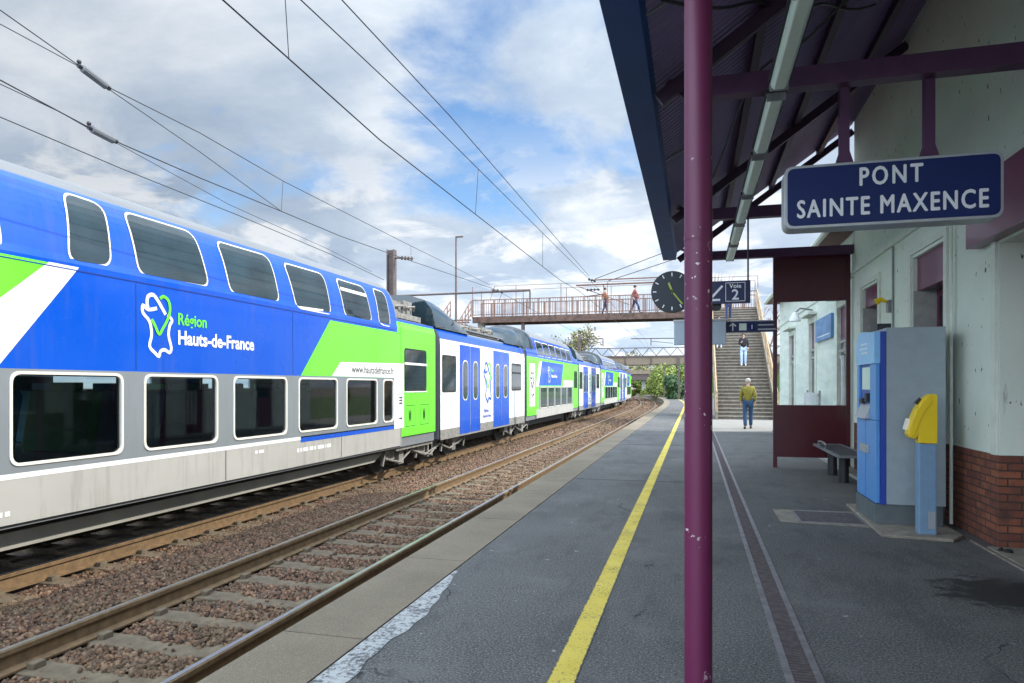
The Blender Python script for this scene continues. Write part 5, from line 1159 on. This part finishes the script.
def person(label, loc, rz, h=1.72, top='cloth_black', legs='denim', hair='hair_dark', shoe='shoe', stride=.12, arms=((.05, .0), (-.05, .0)), long_hair=False, coat=0.0, group='people at the station', rise=0.0, fat=1.0, phone=False):
    k = h / 1.75; r_ = thing('person', label, 'person', loc, rz, group)
    J = {}
    def j(n_, x, y, z): J[n_] = Vector((x * k, y * k, z * k))
    j('pel', 0, 0, .95); j('wai', 0, .0, 1.10); j('che', 0, .0, 1.30); j('nb', 0, .0, 1.45); j('nk', 0, .01, 1.51); j('jaw', 0, .035, 1.575); j('hd', 0, .02, 1.65); j('tp', 0, .015, 1.715); j('nose', 0, .125, 1.622)
    for s_, sg_ in ((-1, 'l'), (1, 'r')):
        f = stride * (1 if s_ > 0 else -1); up_ = rise if s_ > 0 else 0.0
        j('hip' + sg_, s_ * .09, 0, .92); j('kne' + sg_, s_ * .10, f * .55 + .03 + up_ * .5, .50 + up_ * .9); j('ank' + sg_, s_ * .10, f - (.04 if f < 0 else 0) + up_ * .5, .09 + up_); j('toe' + sg_, s_ * .12, f + .15 + up_ * .5, .035 + up_)
        a_ = arms[0 if s_ < 0 else 1]; j('sho' + sg_, s_ * .175, 0, 1.41); j('elb' + sg_, s_ * .225, a_[0], 1.14); bend = a_[1]
        j('wri' + sg_, s_ * (.225 - .08 * bend), a_[0] + .03 + .24 * bend, .90 + .30 * bend); w = J['wri' + sg_]; d = (w - J['elb' + sg_]).normalized()
        J['pal' + sg_] = w + d * .07 * k
        sd_ = Vector((0, 1, 0)).cross(d).normalized() if abs(d.y) < .9 else Vector((1, 0, 0)); fw = d.cross(sd_).normalized()
        for q, (o_, l_) in enumerate(((-.034, .075), (-.012, .088), (.011, .082), (.032, .065))):
            J['f%d' % q + sg_] = J['pal' + sg_] + fw * o_ * k + d * l_ * .55 * k; J['g%d' % q + sg_] = J['pal' + sg_] + fw * o_ * k * 1.05 + d * l_ * k - sd_ * s_ * .02 * k
        J['th' + sg_] = w + d * .05 * k + fw * .05 * k; J['tt' + sg_] = w + d * .09 * k + fw * .06 * k
    ear = {'l': (-.085, .0), 'r': (.085, .0)}
    rad = dict(pel=.115, wai=.105, che=.12, nb=.07, nk=.052, jaw=.066, hd=.088, tp=.055, nose=.014)
    for sg_ in 'lr': rad.update({'hip' + sg_: .08, 'kne' + sg_: .055, 'ank' + sg_: .038, 'toe' + sg_: .03, 'sho' + sg_: .055, 'elb' + sg_: .04, 'wri' + sg_: .027, 'pal' + sg_: .032, 'th' + sg_: .011, 'tt' + sg_: .009}); rad.update({'%s%d' % (c_, q) + sg_: .009 for c_ in 'fg' for q in range(4)})
    ed = [('pel', 'wai'), ('wai', 'che'), ('che', 'nb'), ('nb', 'nk'), ('nk', 'jaw'), ('jaw', 'hd'), ('hd', 'tp'), ('hd', 'nose')]
    for sg_ in 'lr':
        ed += [('pel', 'hip' + sg_), ('hip' + sg_, 'kne' + sg_), ('kne' + sg_, 'ank' + sg_), ('ank' + sg_, 'toe' + sg_), ('che', 'sho' + sg_), ('sho' + sg_, 'elb' + sg_), ('elb' + sg_, 'wri' + sg_), ('wri' + sg_, 'pal' + sg_), ('wri' + sg_, 'th' + sg_), ('th' + sg_, 'tt' + sg_)]
        for q in range(4): ed += [('pal' + sg_, 'f%d' % q + sg_), ('f%d' % q + sg_, 'g%d' % q + sg_)]
    def sub(names, scale, edges, m_, nm, radd=None, mv=None):
        ix = {n_: i for i, n_ in enumerate(names)}; pts = [tuple(J[n_] + (mv or {}).get(n_, Vector((0, 0, 0)))) for n_ in names]
        rr = [((radd or {}).get(n_, rad[n_] * scale)) * k * fat ** (.0 if n_ in ('hd', 'jaw', 'tp', 'nk', 'nose') else 1) for n_ in names]
        return skin_obj(nm, pts, [(ix[a_], ix[b_]) for a_, b_ in edges if a_ in ix and b_ in ix], rr, m_, r_)
    body = sub(list(rad), .92, ed, 'skin', 'body')
    up_ = ['pel', 'wai', 'che', 'nb', 'shol', 'elbl', 'wril', 'shor', 'elbr', 'wrir']; rd2 = dict(pel=.15 + coat * .1, wai=.145, che=.155, nb=.075, shol=.085, shor=.085, elbl=.062, elbr=.062, wril=.05, wrir=.05)
    sub(up_, 1, ed, top, 'jacket', rd2, {'pel': Vector((0, 0, -.08 - coat) * 1) * k if False else Vector((0, 0, (-.06 - coat) * k)), 'wril': (J['elbl'] - J['wril']) * .12, 'wrir': (J['elbr'] - J['wrir']) * .12})
    lo_ = ['pel', 'hipl', 'knel', 'ankl', 'hipr', 'kner', 'ankr']; sub(lo_, 1, ed, legs, 'trousers', dict(pel=.125, hipl=.10, hipr=.10, knel=.072, kner=.072, ankl=.062, ankr=.062))
    for sg_ in 'lr':
        a_, b_ = J['ank' + sg_], J['toe' + sg_]; mb = MB(); mb.sphere(((a_.x + b_.x) / 2, (a_.y * .6 + b_.y * .5), b_.z + .025 * k), .06 * k, 6, (.75, 2.2, .95)); mb.build('shoe', shoe, r_, local=True, smooth=True)
    mb = MB(); hd = J['hd']; mb.sphere((hd.x, hd.y - .018 * k, hd.z + .028 * k), .098 * k, 8, (.93, 1.02, .92))
    if long_hair: mb.tube([(hd.x, hd.y - .05 * k, hd.z), (hd.x, hd.y - .085 * k, hd.z - .15 * k), (hd.x, hd.y - .09 * k, hd.z - .32 * k)], [.085 * k, .08 * k, .045 * k], 10)
    mb.build('hair', hair, r_, local=True, smooth=True)
    mb = MB()
    for s_ in (-1, 1): mb.sphere((hd.x + s_ * .033 * k, hd.y + .086 * k, hd.z - .005 * k), .013 * k, 4)
    mb.build('eyes', 'dark_interior', r_, local=True); mb = MB(); mb.sphere((0, J['jaw'].y + .062 * k, J['jaw'].z + .0 * k), .02 * k, 4, (1.2, .5, .35)); mb.build('mouth', 'cloth_red', r_, local=True)
    if phone: w = J['palr']; tag(MB().box(w.x - .04 + loc[0], w.x + .04 + loc[0], w.y + loc[1] - .012, w.y + loc[1] + .0, w.z - .04 + loc[2], w.z + .12 + loc[2]).build('phone', 'dark_metal'), 'dark phone', 'phone')
    return r_
p = P(748, 429, Z=0.0); person('grey-haired man in an olive green jacket and jeans walking towards the stairs, seen from behind', (p.x, p.y, 0), 0, 1.76, 'cloth_olive', 'denim', 'hair_grey', 'shoe', .14, ((.06, .05), (-.07, .1)), fat=1.08)
def on_stairs(px, py): # foot point on the stair slope
    best = None
    for i in range(NS):
        y = sy0 + (sy1 - sy0) * (i + .5) / NS; z = 6.0 * (i + 1) / NS; q = P(px, py, Y=y)
        if best is None or abs(q.z - z) < best[0]: best = (abs(q.z - z), Vector((q.x, y, z)))
    return best[1]
p = on_stairs(743.5, 365); person('woman with long dark hair in a black jacket and pale jeans coming down the stairs', tuple(p), math.pi, 1.66, 'cloth_black', 'denim_pale', 'hair_dark', 'shoe_white', .05, ((.03, .15), (.05, 1.1)), long_hair=True)
p = on_stairs(728.5, 321); person('person in a blue top high on the stairs, half hidden by the navy sign', tuple(p), math.pi, 1.74, 'cloth_blue', 'cloth_navy', 'hair_dark', 'shoe', .16, ((.1, .2), (-.08, .2)))
p = on_stairs(719, 349); person('person in pale blue jeans by the left stair rail, mostly behind the grey display', tuple(p), math.pi, 1.70, 'cloth_navy', 'denim_pale', 'hair_dark', 'shoe_white', .10)
p = P(605, 316, Y=42.9); person('walker in an orange jacket crossing the footbridge', (p.x, 42.9, DZ), -math.pi / 2, 1.72, 'cloth_orange', 'cloth_navy', 'hair_dark', 'shoe', .16, ((.12, .1), (-.12, .1)))
p = P(635, 316, Y=42.9); person('walker in a long red coat striding across the footbridge', (p.x, 42.9, DZ), -math.pi / 2, 1.80, 'cloth_red', 'cloth_navy', 'hair_dark', 'shoe', .30, ((.15, .1), (-.15, .2)), coat=.16)
